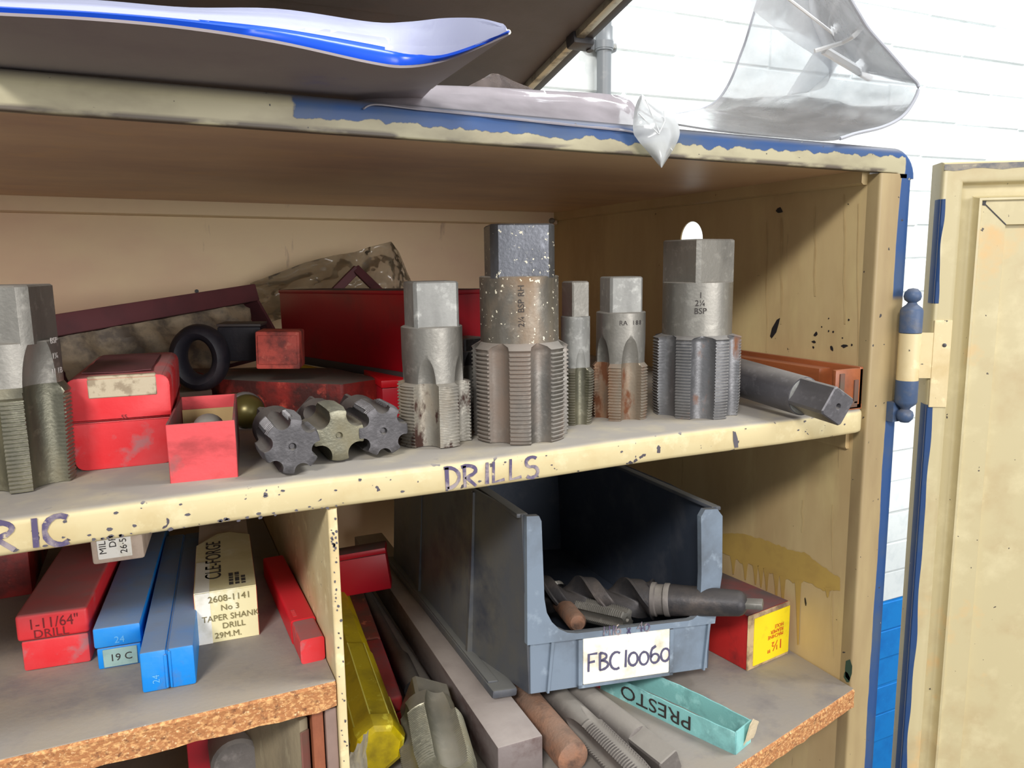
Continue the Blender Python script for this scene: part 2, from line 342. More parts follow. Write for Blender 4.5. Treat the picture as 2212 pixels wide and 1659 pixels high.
def sheet(P, t, nu=None):
    """grid of points -> sheet of thickness t"""
    nu, nv = len(P), len(P[0]); G = [[Vector(p) for p in r] for r in P]; Nn = []
    for i in range(nu):
        row = []
        for j in range(nv):
            a = G[min(i + 1, nu - 1)][j] - G[max(i - 1, 0)][j]; b = G[i][min(j + 1, nv - 1)] - G[i][max(j - 1, 0)]
            n = a.cross(b); row.append(n.normalized() if n.length > 1e-12 else Vector((0, 0, 1)))
        Nn.append(row)
    bm = bmesh.new()
    A = [[bm.verts.new(G[i][j] + Nn[i][j] * t * .5) for j in range(nv)] for i in range(nu)]
    B = [[bm.verts.new(G[i][j] - Nn[i][j] * t * .5) for j in range(nv)] for i in range(nu)]
    for i in range(nu - 1):
        for j in range(nv - 1):
            bm.faces.new((A[i][j], A[i + 1][j], A[i + 1][j + 1], A[i][j + 1])); bm.faces.new((B[i][j], B[i][j + 1], B[i + 1][j + 1], B[i + 1][j]))
    for i in range(nu - 1):
        for j in (0, nv - 1): bm.faces.new((A[i][j], B[i][j], B[i + 1][j], A[i + 1][j]))
    for j in range(nv - 1):
        for i in (0, nu - 1): bm.faces.new((A[i][j], A[i][j + 1], B[i][j + 1], B[i][j]))
    return bm
def strokes(lines, w, t=.0003):
    """pen strokes in the x-z plane, facing -y"""
    bm = bmesh.new()
    for ln in lines:
        pts = [Vector((x, 0, z)) for x, z in ln]; n = len(pts); Lf = []
        for i, p in enumerate(pts):
            d = pts[min(i + 1, n - 1)] - pts[max(i - 1, 0)]; d.normalize(); s = Vector((-d.z, 0, d.x)) * w * .5 * (.8 + .4 * R.random())
            Lf.append([bm.verts.new(p + s + Vector((0, y, 0))) for y in (-t, 0)] + [bm.verts.new(p - s + Vector((0, y, 0))) for y in (0, -t)])
        for a, b in zip(Lf, Lf[1:]):
            for k in range(4): bm.faces.new((a[k], a[(k + 1) % 4], b[(k + 1) % 4], b[k]))
        bm.faces.new(Lf[0]); bm.faces.new(Lf[-1][::-1])
    return bm
def arc(cx_, cz_, rx, rz, a0, a1, n=10): return [(cx_ + rx * math.cos(math.radians(a0 + (a1 - a0) * i / n)), cz_ + rz * math.sin(math.radians(a0 + (a1 - a0) * i / n))) for i in range(n + 1)]
GL = {  # simple hand-drawn capitals in a unit box
 'D': [[(.12, 0), (.1, 1)], [(-.02, .97)] + arc(.1, .5, .55, .48, 88, -88)],
 'R': [[(.1, 0), (.08, 1)], [(-.05, .95)] + arc(.1, .74, .5, .26, 85, -85) + [(.6, 0)]],
 'I': [[(.3, 0), (.32, 1)]], 'L': [[(.12, 1), (.1, .03), (.62, .1)]],
 'S': [arc(.33, .75, .28, .24, 40, 250) + arc(.32, .27, .3, .27, 80, -140)],
 'C': [arc(.42, .5, .4, .5, 55, 300)], 'F': [[(.1, 0), (.12, .98), (.65, 1.0)], [(.1, .52), (.5, .56)]],
 'B': [[(.1, 0), (.1, 1)], [(.1, .98)] + arc(.1, .76, .42, .22, 70, -80) + arc(.1, .27, .52, .27, 85, -92)],
 '1': [[(.3, 0), (.33, 1)]], '0': [arc(.35, .4, .3, .38, 90, 450, 14)], '6': [[(.42, 1)] + arc(.38, .5, .3, .5, 130, 180, 4) + arc(.36, .27, .28, .27, 180, 520, 14)],
 'U': [[(.1, 1)] + arc(.35, .3, .25, .3, 180, 360) + [(.6, 1)]], 'P': [[(.1, 0), (.1, 1)], [(.1, .98)] + arc(.1, .72, .48, .26, 85, -88)],
 'T': [[(0, .98), (.7, 1)], [(.35, 1), (.35, 0)]], 'M': [[(0, 0), (.05, 1), (.35, .3), (.65, 1), (.7, 0)]], 'x': [[(.1, 0), (.5, .6)], [(.5, 0), (.1, .6)]], '4': [[(.5, 0), (.5, 1), (0, .35), (.65, .35)]],
}
def scrawl(s, h, adv=.85, jit=.04):
    out = []; x = 0
    for i, c in enumerate(s):
        if c == ' ': x += .5 * h; continue
        dy = R.uniform(-jit, jit) * h; k = 1
        for ln in GL[c]: out.append([(x + u * h * k, v * h + dy) for u, v in ln])
        x += h * (adv if c not in 'I1' else adv * .62)
    return out
def text(name, s, h, mt, parent, loc, rot=(PI / 2, 0, 0), ext=.0002, al='LEFT', sx=1):
    c = bpy.data.curves.new('t', 'FONT'); c.body = s; c.size = h; c.extrude = ext; c.align_x = al; c.space_line = .95; c.resolution_u = 3
    o = bpy.data.objects.new('t', c); COL.objects.link(o); bpy.context.view_layer.update()
    me = bpy.data.meshes.new_from_object(o.evaluated_get(bpy.context.evaluated_depsgraph_get())); bpy.data.objects.remove(o); bpy.data.curves.remove(c)
    me.name = name; me.materials.clear(); me.materials.append(mt)
    q = bpy.data.objects.new(name, me); link(q, parent); q.location = loc; q.rotation_euler = rot; q.scale = (sx, 1, 1); return q
def crumple(bm, amp, sc, seed=0):
    for v in bm.verts: v.co += mnoise.noise_vector(v.co * sc + Vector((seed, seed, seed))) * amp
    return bm

# ================================================================ STRUCTURE
flo = struct(obj('floor', box(-3, 4, -4, .9, -1.25, -1.2), floor_m, smooth=0))
WY = .80
wall = struct(obj('wall_back', box(-2.6, 3.4, WY + .0022, WY + .1, -1.2, 2.2), brick_w, smooth=0))
obj('lower_paint', box(-2.6, 3.4, WY + .0012, WY + .003, -1.2, -.7085), brick_b, wall, smooth=0)
BL_, BH_ = .225, .075
bmw = box(0, BL_ - .004, 0, .014, 0, BH_ - .004, .002, 1); crumple(bmw, .0012, 22)
first = None; meshes = {}
for key, mt in (('w', brick_w), ('b', brick_b)):
    t = bmw.copy(); me = bpy.data.meshes.new('brick'); t.to_mesh(me); t.free(); me.materials.append(mt); meshes[key] = me
zb = -.707
for r in range(-5, 27):
    z = zb + r * BH_
    lo, hi = (.35, 2.3) if r < 9 else (-.5, 2.3)
    if r < 9: hi = 1.9
    x = lo - (r % 2) * BL_ / 2
    while x < hi:
        b = bpy.data.objects.new('brick', meshes['w' if r >= 0 else 'b']); link(b, wall)
        b.location = (x + R.uniform(-.002, .002), WY + R.uniform(-.0012, .0012) - .001, z + R.uniform(-.0015, .0015)); b.rotation_euler = (0, R.uniform(-.008, .008), 0)
        x += BL_

# conduit pipe on the wall
pp = at(1305, 100, 1, WY - .022)
pr = root('conduit_pipe', 'grey plastic conduit pipe running up the white wall behind the cabinet', 'pipe', (pp.x, pp.y, .25))
obj('tube', lathe([(.0125, -.3), (.0125, 1.2)], 24), pipe_g, pr)
zc = at(1305, 105, 1, WY - .022).z - .25
obj('coupling', lathe([(.0125, zc - .004), (.0155, zc - .004), (.0155, zc + .014), (.0148, zc + .015), (.0148, zc + .035), (.0125, zc + .036)], 24), pipe_g, pr)
cb = merge(box(-.034, -.012, .004, .020, zc - .003, zc + .016, .004), box(.012, .030, .004, .020, zc - .002, zc + .014, .004), lathe([(.0165, zc - .001), (.0165, zc + .011)], 24))
obj('saddle_clamp', cb, pipe_g, pr)
for sx in (-.027, .023): obj('screw', xf(lathe([(.0045, 0), (.0045, .002), (.003, .0035)], 12), Matrix.Translation((sx, .004, zc + .006)) @ Matrix.Rotation(PI / 2, 4, 'X')), st_bright, pr)

# ================================================================ CABINET
cab = root('metal_cabinet', 'old cream metal tool cabinet with chipped blue edges, standing open with its door swung right', 'cabinet', (0, 0, 0))
YB = .534; XL = -1.05
def sag(bm):
    for v in bm.verts: v.co.z -= .0128 * (v.co.x + .57)
    return bm
# right side panel with a round hole
def side_panel():
    bm = bmesh.new(); hy, hz, hr = .2295, .1415, .0185; n = 32
    y0, y1, z0, z1 = 0.012, YB, -.62, .19
    ring = [(hy + hr * math.cos(2 * PI * i / n), hz + hr * math.sin(2 * PI * i / n)) for i in range(n)]
    def outer(a):
        c, s = math.cos(a), math.sin(a); ts = []
        if c > 1e-9: ts.append((y1 - hy) / c)
        if c < -1e-9: ts.append((y0 - hy) / c)
        if s > 1e-9: ts.append((z1 - hz) / s)
        if s < -1e-9: ts.append((z0 - hz) / s)
        t = min(ts); return (hy + t * c, hz + t * s)
    angs = sorted(set([2 * PI * i / n for i in range(n)] + [math.atan2(z - hz, y - hy) % (2 * PI) for y in (y0, y1) for z in (z0, z1)]))
    for xx in (0, .0016):
        I = [bm.verts.new((xx, hy + hr * math.cos(a), hz + hr * math.sin(a))) for a in angs]; O = [bm.verts.new((xx,) + outer(a)) for a in angs]
        k = len(angs)
        for i in range(k): bm.faces.new((I[i], I[(i + 1) % k], O[(i + 1) % k], O[i]))
        if xx == 0: I0, O0 = I, O
    for i in range(k):
        bm.faces.new((I0[i], I0[(i + 1) % k], I[(i + 1) % k], I[i])); bm.faces.new((O0[i], O0[(i + 1) % k], O[(i + 1) % k], O[i]))
    return bm
obj('side_panel', side_panel(), cream_in, cab, smooth=0)
obj('back_panel', box(XL, .03, YB, YB + .0015, -.62, .2), back_paint, cab, smooth=0)
obj('left_side_panel', box(XL - .002, XL, 0, YB, -.62, .2), cream_in, cab, smooth=0)
obj('back_top_flange', sag(prism([(YB, .1955), (YB - .012, .1955), (YB - .012, .1795), (YB - .010, .178), (YB, .1775)], 0, XL, -.001)), back_paint, cab)
obj('side_top_flange', prism([(0, .19), (-.006, .19), (-.006, .178), (-.004, .1765), (0, .1765)], 1, .0125, YB), cream_in, cab)
roof = sag(box(XL, .03, .004, YB + .001, .1945, .196)); roofo = obj('roof_panel', roof, ceil_paint, cab, smooth=0)
pc = at(1197, 463, 1, YB - .02)
obj('bolt', xf(lathe([(.004, 0), (.004, .002), (.0025, .006), (.0012, .007)], 12), Matrix.Translation((-.010, YB - .012, .176)) @ Matrix.Rotation(PI / 2, 4, 'X')), st_bright, cab)
# front top rim: rounded rolled section, sagging slightly to the right
def rounded(pts, r, n=4):
    out = []; k = len(pts)
    for i, p in enumerate(pts):
        rr = r[i] if isinstance(r, (list, tuple)) else r
        p = Vector(p); a = Vector(pts[i - 1]) - p; b = Vector(pts[(i + 1) % k]) - p
        if rr <= 0: out.append(tuple(p)); continue
        A = p + a.normalized() * min(rr, a.length * .49); B = p + b.normalized() * min(rr, b.length * .49)
        for j in range(n + 1):
            t = j / n; out.append(tuple(A * (1 - t) ** 2 + p * 2 * t * (1 - t) + B * t * t))
    return out
rp = rounded([(0, .1920), (.012, .1930), (.012, .2115), (0, .2115)], [.0012, .001, .001, .008])
def rimz(bm):
    for v in bm.verts: v.co.z -= .0118 * (v.co.x + .57) if v.co.x < .1 else 0
    return bm
# subdivide along x and roll the right end down into the post
rings = []
for x in [XL + i * .03 for i in range(int((-XL - .0) / .03) + 1)] + [.017]: rings.append([(x, y, z - .0128 * (x + .57)) for y, z in rp])
cxr, czr, rad = .017, None, .0215
for j in range(1, 9):
    a = j / 8 * PI / 2; rg = []
    for y, z in rp:
        zz = z - .0128 * (.017 + .57); h = zz - (.1920 - .0128 * .582)     # 0..0.018 outward
        zc0 = .1920 - .0128 * .582 - .0035; rr = h + .0035
        rg.append((.017 + rr * math.sin(a), y, zc0 + rr * math.cos(a)))
    rings.append(rg)
obj('top_rim', loft(rings), rim_paint, cab)
# right front post
pz1 = .1920 - .0128 * .582 - .0035
po = rounded([(0, 0), (.0385, 0), (.0385, .03), (.0016, .03), (.0016, .012), (0, .012)], [.0025, .010, 0, 0, 0, 0])
obj('front_post', prism(po, 2, -.62, pz1 + .0032), post_paint, cab)
# metal shelf
sp_ = [(YB - .001, 0), (.004, 0), (.0018, -.0006), (.0004, -.002), (0, -.004), (0, -.016), (.0006, -.0178), (.002, -.0188), (.013, -.0188), (.013, -.0176), (.0022, -.0176), (.0012, -.0165), (.0012, -.0045), (.002, -.0025), (.0042, -.0014), (YB - .001, -.0014)]
rr_ = []
for x in [XL] + [XL + .06 + i * .05 for i in range(20)] + [-.010]: rr_.append([(x, y, z + .0006 * math.sin(x * 23)) for y, z in sp_])
for j in range(1, 5):
    a = j / 4 * PI / 2; rr_.append([(-.010 + .0085 * math.sin(a), y + (.006 * (1 - math.cos(a)) if y < .02 else 0), z) for y, z in sp_])
shelf = obj('metal_shelf', loft(rr_), shelf_paint, cab)
shelf['label'] = 'dusty cream sheet-metal shelf with chipped front lip and marker writing'
st = strokes(scrawl('DRILLS', .0148, .80), .0022); o = obj('lettering', st, ink, shelf, loc=(at(960, 1040, 1, 0).x, -.0002, -.0170), smooth=0, label='handwritten purple marker word DRILLS')
o.scale = (1, 1, .93)
st = strokes([[(p[0] * 1.1, p[1]) for p in l] for l in scrawl('RIC', .0150, .86)], .0027); obj('lettering', st, ink, shelf, loc=(at(-22, 1180, 1, 0).x, -.0002, -.0168), smooth=0, label='handwritten purple marker letters RIC')
# bare chips knocked off the lip
chp = bmesh.new()
for _ in range(70):
    x = R.choice([R.uniform(-.6, -.02), R.gauss(-.47, .03), R.gauss(-.55, .03)]); z = R.choice([-.0165, -.0172, R.uniform(-.016, -.004), -.004]) + R.uniform(-.0008, .0008); s = R.uniform(.0004, .0013)
    vs = [chp.verts.new((x + s * R.uniform(.7, 1.5) * math.cos(a), -.00022 + .0000, z + s * .8 * R.uniform(.6, 1.2) * math.sin(a))) for a in [i * PI / 3 for i in range(6)]]
    chp.faces.new(vs)
x0 = at(1590, 960, 1, 0).x
chp.faces.new([chp.verts.new((x0 + a, -.0003, b)) for a, b in ((-.0035, -.004), (-.001, -.0045), (.0012, -.010), (.002, -.0165), (-.0015, -.0165), (-.003, -.011))])
q = obj('paint_chips', chp, mat('bare_chip', L(84, 80, 88), .6), shelf, smooth=0); q['kind'] = 'stuff'
# shelf bracket on the right wall
obj('shelf_bracket', prism([(0, -.002), (-.004, -.002), (-.004, -.034), (-.0025, -.036), (0, -.036)], 1, .016, YB - .01), cream_in, cab)
# divider
dv = obj('divider', prism(rounded([(-.4318, .001), (-.4262, .001), (-.4262, .50), (-.4318, .50)], [.0015, .0015, 0, 0]), 2, -.60, -.0195), cream, cab)
dv['label'] = 'upright cream painted divider with a chipped front edge'
q = obj('divider_bracket', merge(box(-.445, -.4318, .19, .21, -.034, -.002), box(-.4332, -.4318, .14, .21, -.055, -.002)), cream_in, cab, smooth=0)

# paint blemishes on right wall: chips and scuffs (flat marks on the wall)
mk = bmesh.new()
def blot(bm, px, py, s, asp=1.5, rotd=0):
    c = at(px, py, 0, -.0003); k = 7; rt = math.radians(rotd)
    vs = []
    for i in range(k):
        a = 2 * PI * i / k; r_ = s * R.uniform(.6, 1.15); u, v_ = r_ * asp * math.cos(a), r_ * math.sin(a)
        vs.append(bm.verts.new((-.0004, c.y + u * math.cos(rt) - v_ * math.sin(rt), c.z + u * math.sin(rt) + v_ * math.cos(rt))))
    bm.faces.new(vs)
for px, py, s, a_, r_ in [(1675, 708, .0035, 3.6, 60 + 60), (1762, 722, .002, 1.5, 140), (1758, 738, .0012, 2, 0), (1790, 715, .001, 1, 0), (1800, 717, .001, 1, 0), (1775, 706, .0008, 1, 0), (1824, 748, .0015, 2.6, 170), (1797, 752, .0017, 1.6, 70), (1757, 750, .0012, 1.5, 60), (1840, 745, .001, 1, 0), (1834, 691, .0011, 1, 0), (1790, 688, .0008, 1, 0), (1820, 730, .0008, 1, 0), (1684, 455, .003, 1.4, 0), (1740, 1300, .0012, 4, 80)]:
    blot(mk, px, py, s, a_, r_)
obj('wall_chips', mk, blk_edge, cab, smooth=0)['kind'] = 'stuff'
mk = bmesh.new()
blot(mk, 1833, 1446, .0050, 2.0, 95); blot(mk, 1829, 1460, .0038, 1.6, 70)
obj('green_scrape', mk, green_ch, cab, smooth=0)
hp = at(425, 629, 1, YB - .0006)
obj('panel_hole', xf(lathe([(.0001, 0), (.0022, 0), (.0022, .0006)], 12), Matrix.Translation(hp) @ Matrix.Rotation(PI / 2, 4, 'X')), blk_edge, cab)
mk = bmesh.new()
for px, y0_, y1_, w_ in ((1690, 470, 700, .0016), (1762, 445, 640, .0012), (1826, 420, 700, .0010), (1658, 480, 760, .0008), (1855, 440, 900, .0007), (1800, 1090, 1420, .0007), (1735, 1080, 1150, .0008)):
    pv = None
    for i in range(13):
        c = at(px - 2 + 1.2 * math.sin(i * .9 + px), y0_ + (y1_ - y0_) * i / 12, 0, -.0003); ww = w_ * (.4 + .6 * abs(math.sin(i * 1.3 + px)))
        a = mk.verts.new((-.0004, c.y - ww, c.z)); b = mk.verts.new((-.0004, c.y + ww, c.z))
        if pv: mk.faces.new((pv[0], pv[1], b, a))
        pv = (a, b)
obj('rust_runs', mk, mat('brown_run_stain', L(188, 160, 114), .5, layers=[(L(200, 176, 128), 30, .35, .55)]), cab, smooth=0)['kind'] = 'stuff'
mk = bmesh.new()
for i in range(46):
    zc_ = R.choice([R.uniform(-.055, -.025), R.uniform(-.12, -.03), R.uniform(-.19, -.03)]); xc = R.uniform(-.4305, -.4272); s_ = R.uniform(.0003, .0009)
    mk.faces.new([mk.verts.new((xc + s_ * R.uniform(.6, 1.2) * math.cos(k * PI / 3), .0005, zc_ + s_ * R.uniform(.6, 1.6) * math.sin(k * PI / 3))) for k in range(6)])
obj('divider_chips', mk, mat('bare_chip', L(84, 80, 88), .6), cab, smooth=0)['kind'] = 'stuff'
# varnish run: band with drips
vb = bmesh.new(); WX = [-.0005]
def wy(px, py): c = at(px, py, 0, -.0003); return (WX[0], c.y, c.z)
top = [(1545, 1152), (1600, 1152), (1650, 1165), (1700, 1185), (1740, 1195), (1780, 1225), (1816, 1250)]
bot = [(1545, 1190), (1565, 1195), (1600, 1215), (1640, 1225), (1680, 1245), (1720, 1260), (1745, 1255), (1780, 1275), (1816, 1275)]
def lerpl(P, x):
    for a, b in zip(P, P[1:]):
        if a[0] <= x <= b[0]: return a[1] + (b[1] - a[1]) * (x - a[0]) / (b[0] - a[0])
    return P[-1][1]
xs = list(range(1545, 1817, 6)); dr = {1585: 1240, 1611: 1252, 1633: 1262, 1645: 1268, 1657: 1275, 1678: 1295, 1692: 1320, 1725: 1392, 1789: 1290}
prev = None
for x in xs:
    a = vb.verts.new(wy(x, lerpl(top, x) + R.uniform(-2, 2))); b = vb.verts.new(wy(x, lerpl(bot, x) + R.uniform(-3, 3)))
    if prev: vb.faces.new((prev[0], a, b, prev[1]))
    prev = (a, b)
WX[0] = -.0009
for x, yb in dr.items():
    y0_ = lerpl(bot, x) - 6; n = 5; pv = None
    for i in range(n + 1):
        y_ = y0_ + (yb - y0_) * i / n; w_ = (5 * (1 - i / n) ** 2 + 2.2) if i < n else 1.2
        a = vb.verts.new(wy(x - w_, y_)); b = vb.verts.new(wy(x + w_, y_))
        if pv: vb.faces.new((pv[0], pv[1], b, a))
        pv = (a, b)
obj('varnish_run', vb, stain_y, cab, smooth=0, label='yellow varnish run with long drips on the side wall')

# hinge
hx, hy = .0300, -.0110
hz0, hz1 = at(1955, 870, 1, hy).z, at(1965, 668, 1, hy).z
hg = obj('hinge', lathe([(.0082, hz0 + .016), (.0082, hz1 - .019)], 24), cream, cab, loc=(hx, hy, 0), label='cream hinge barrel between blue painted knuckles')
def fin(z, s): return lathe([(.0001, z + s * .0165), (.0035, z + s * .0158), (.006, z + s * .013), (.0066, z + s * .010), (.0058, z + s * .0072), (.0032, z + s * .0052), (.0042, z + s * .0036), (.0076, z + s * .0008), (.0085, z - s * .0012), (.0085, z - s * .0185), (.0001, z - s * .0188)], 24)
obj('hinge_knuckle', fin(hz1, 1), hinge_blue, hg); obj('hinge_knuckle', fin(hz0, -1), hinge_blue, hg)
obj('hinge_leaf', box(.0, .012, -.0015, .008, hz0 - .016, hz0 + .0), hinge_blue, hg, smooth=0, loc=(-.008, .006, 0))

# door, swung open: local +x runs along the door away from the hinge, +y points out of the room side
DA = math.radians(-35)
dr0 = at(2012, 700, 1, -.012)
door_pos = Vector((.0445, -.010, 0))
door = obj('door', prism(rounded([(0, 0), (.030, 0), (.030, .0015), (.0, .03)], 0), 2, -.6, -.59), cream, cab)
bpy.data.objects.remove(door)
# profile across the door edge: (distance along door, height towards the camera (-y))
prof = [(.0000, .016), (.0000, .004), (.0006, .0018), (.0022, .0004), (.0045, 0), (.0120, 0), (.0150, .0008), (.0165, .0035), (.0172, .0080), (.0185, .0095), (.0255, .0095), (.0272, .0080), (.0285, .0006), (.0300, 0), (.0305, .0004), (.0306, .0022), (.0490, .0022), (.0494, .0030), (.0494, .0070), (.30, .0070)]
DT = .1935; LEN = .42
bmd = bmesh.new(); A = []; B = []; Cc = []
for s, h in prof:
    A.append(bmd.verts.new((s, h, -.62))); B.append(bmd.verts.new((s, h, DT - s))); Cc.append(bmd.verts.new((LEN, h, DT - s)))
for i in range(len(prof) - 2):
    bmd.faces.new((A[i], A[i + 1], B[i + 1], B[i])); bmd.faces.new((B[i], B[i + 1], Cc[i + 1], Cc[i]))
j = len(prof) - 2
P0 = [bmd.verts.new((LEN, prof[j][1], -.62))]
bmd.faces.new((A[j], P0[0], Cc[j], B[j]))
bo = [bmd.verts.new(p) for p in ((0, .024, -.62), (LEN, .024, -.62), (LEN, .024, DT), (0, .024, DT))]
bmd.faces.new(bo); bmd.faces.new((A[0], B[0], bo[3], bo[0])); bmd.faces.new((B[0], Cc[0], bo[2], bo[3]))
def door_mat():
    M = post_paint.copy(); M.name = 'door_paint'; return M
M = mat('door_cream_paint', L(196, 183, 143), .45, layers=[(L(182, 160, 120), 16, .5, .75), (L(210, 198, 158), 30, .55, .75), (L(214, 176, 120), 10, .62, .72), (L(80, 72, 66), 170, .735, .75, (1, 1, 1), 2)], bump=.14, bscale=60)
door = obj('door', bmd, M, cab, loc=(.0560, -.0100, 0), rot=(0, 0, DA), smooth=50, label='open cream door with grooved edge and recessed inner panel')
# worn dark paint along the door's top edge and blue topcoat on its outer edge
eb = bmesh.new()
def strip(bm, f, z0_, z1_, n, y=-.0003):
    pv = None
    for i in range(n + 1):
        z = z0_ + (z1_ - z0_) * i / n; w_ = f(z); a = bm.verts.new((-.0003, .012, z)); b = bm.verts.new((-.0003, .0035, z)); c = bm.verts.new((.0014, .0004, z)); d = bm.verts.new((max(.0016, w_), y, z))
        if pv: [bm.faces.new((pv[k], pv[k + 1], (a, b, c, d)[k + 1], (a, b, c, d)[k])) for k in range(3)]
        pv = (a, b, c, d)
strip(eb, lambda z: .0030 + .0016 * mnoise.noise(Vector((0, 0, z * 40))) + .0009 * math.sin(z * 90), .165, .083, 30)
strip(eb, lambda z: .0050 + .0022 * mnoise.noise(Vector((3, 0, z * 22))), .0, -.6, 90)
obj('blue_edge_paint', eb, mat('blue_edge', L(38, 70, 118), .5, layers=[(L(56, 80, 112), 30, .5, .7), (L(200, 196, 170), 130, .715, .73)]), door)
tb = bmesh.new(); pv = None
for i in range(61):
    x = LEN * i / 60; w_ = .0042 + .0022 * mnoise.noise(Vector((x * 60, 1, 0))); a = tb.verts.new((x + .001, -.0002, DT - .002)); b = tb.verts.new((x + .001, -.0003, DT - .002 - w_))
    if pv: tb.faces.new((pv[0], a, b, pv[1]))
    pv = (a, b)
obj('worn_top_edge', tb, mat('worn_grey_paint', L(146, 138, 124), .6, layers=[(L(104, 104, 108), 60, .45, .6), (L(190, 180, 150), 90, .6, .7)]), door)
# hinge leaf on the door
obj('door_hinge_leaf', box(.0015, .0150, -.0014, .001, hz0 - .006 + .0, hz1 - .010, .0004, 1), cream, door, smooth=0)
obj('screw', xf(lathe([(.0016, 0), (.0016, .0006), (.0004, .0008)], 10), Matrix.Translation((.010, -.0014, hz1 - .030)) @ Matrix.Rotation(PI / 2, 4, 'X')), st_dark, door)
obj('leaf_arm', box(-.020, .004, -.0010, .0006, hz0 + .018, hz1 - .020), cream, door, smooth=0)
# folded corner flange of the inner panel (mitred) 
mt_ = bmesh.new()
for q_ in ([(.0312, .0013), (.0345, .0013), (.0505, .0013), (.0505, .0013)],): pass
def flange_line(bm, p, q, w_=.0007):
    p, q = Vector(p), Vector(q); d = (q - p).normalized(); s = Vector((-d.z, 0, d.x)) * w_ * .5
    bm.faces.new([bm.verts.new(v) for v in (p - s, q - s, q + s, p + s)])
flange_line(mt_, (.0318, .0019, DT - .0318), (.0494, .0019, DT - .0494), .0009)
flange_line(mt_, (.0318, .0018, DT - .0340), (.0325, .0018, DT - .0300), .0030)
obj('mitre_joint', mt_, blk_edge, door, smooth=0)
mt_.free() if False else None

# ================================================================ BOARDS
cz0 = -.125
cb_ = bmesh.new()
nx = 46
bb = merge(box(-.95, -.4325, .0, .46, cz0 - .0185, cz0, 0))
bs = root('chipboard_shelf', 'grimy chipboard shelf with a raw orange front edge, left of the divider', 'shelf', (-.60, 0, cz0))
obj('top_face', box(-.35, .1675, .0012, .46, -.0006, 0), chip_top, bs, smooth=0)
rings = []
for i in range(nx + 1):
    x = -.35 + (.5175) * i / nx
    jt = .0010 * mnoise.noise(Vector((x * 90, 0, 0))); jb = .0016 * mnoise.noise(Vector((x * 110, 5, 0)))
    rings.append([(x, .0015 + jt, -.0004), (x, .0 + jt * .6, -.0022), (x, .0005 - jb * .3, -.009), (x, .0 + jb * .5, -.0170 + jb), (x, .003, -.0186 + jb), (x, .46, -.0186), (x, .46, -.0004)])
obj('board_core', loft(rings), chip_edge, bs)
z2 = -.240
fr = at(1590, 1659, 2, z2); k_ = (fr.y + .005) / fr.x
def bedge(x): return -.005 + k_ * x
b2 = root('chipboard_shelf', 'grimy chipboard shelf with a raw skewed front edge, right of the divider', 'shelf', (0, 0, z2))
obj('top_face', prism([(-.0012, bedge(0) + .0012), (-.0012, .48), (-.4255, .48), (-.4255, bedge(-.4255) + .0012)], 2, -.0006, 0), chip_top, b2, smooth=0)
rings = []
for i in range(nx + 1):
    x = -.4255 + .4243 * i / nx; y = bedge(x); jt = .001 * mnoise.noise(Vector((x * 90, 9, 0))); jb = .0014 * mnoise.noise(Vector((x * 110, 15, 0)))
    rings.append([(x, y + .0015 + jt, -.0004), (x, y + jt * .6, -.0022), (x, y + .0005 - jb * .3, -.009), (x, y + jb * .5, -.0160 + jb), (x, y + .003, -.0176 + jb), (x, .48, -.0176), (x, .48, -.0004)])
obj('board_core', loft(rings), chip_edge, b2)

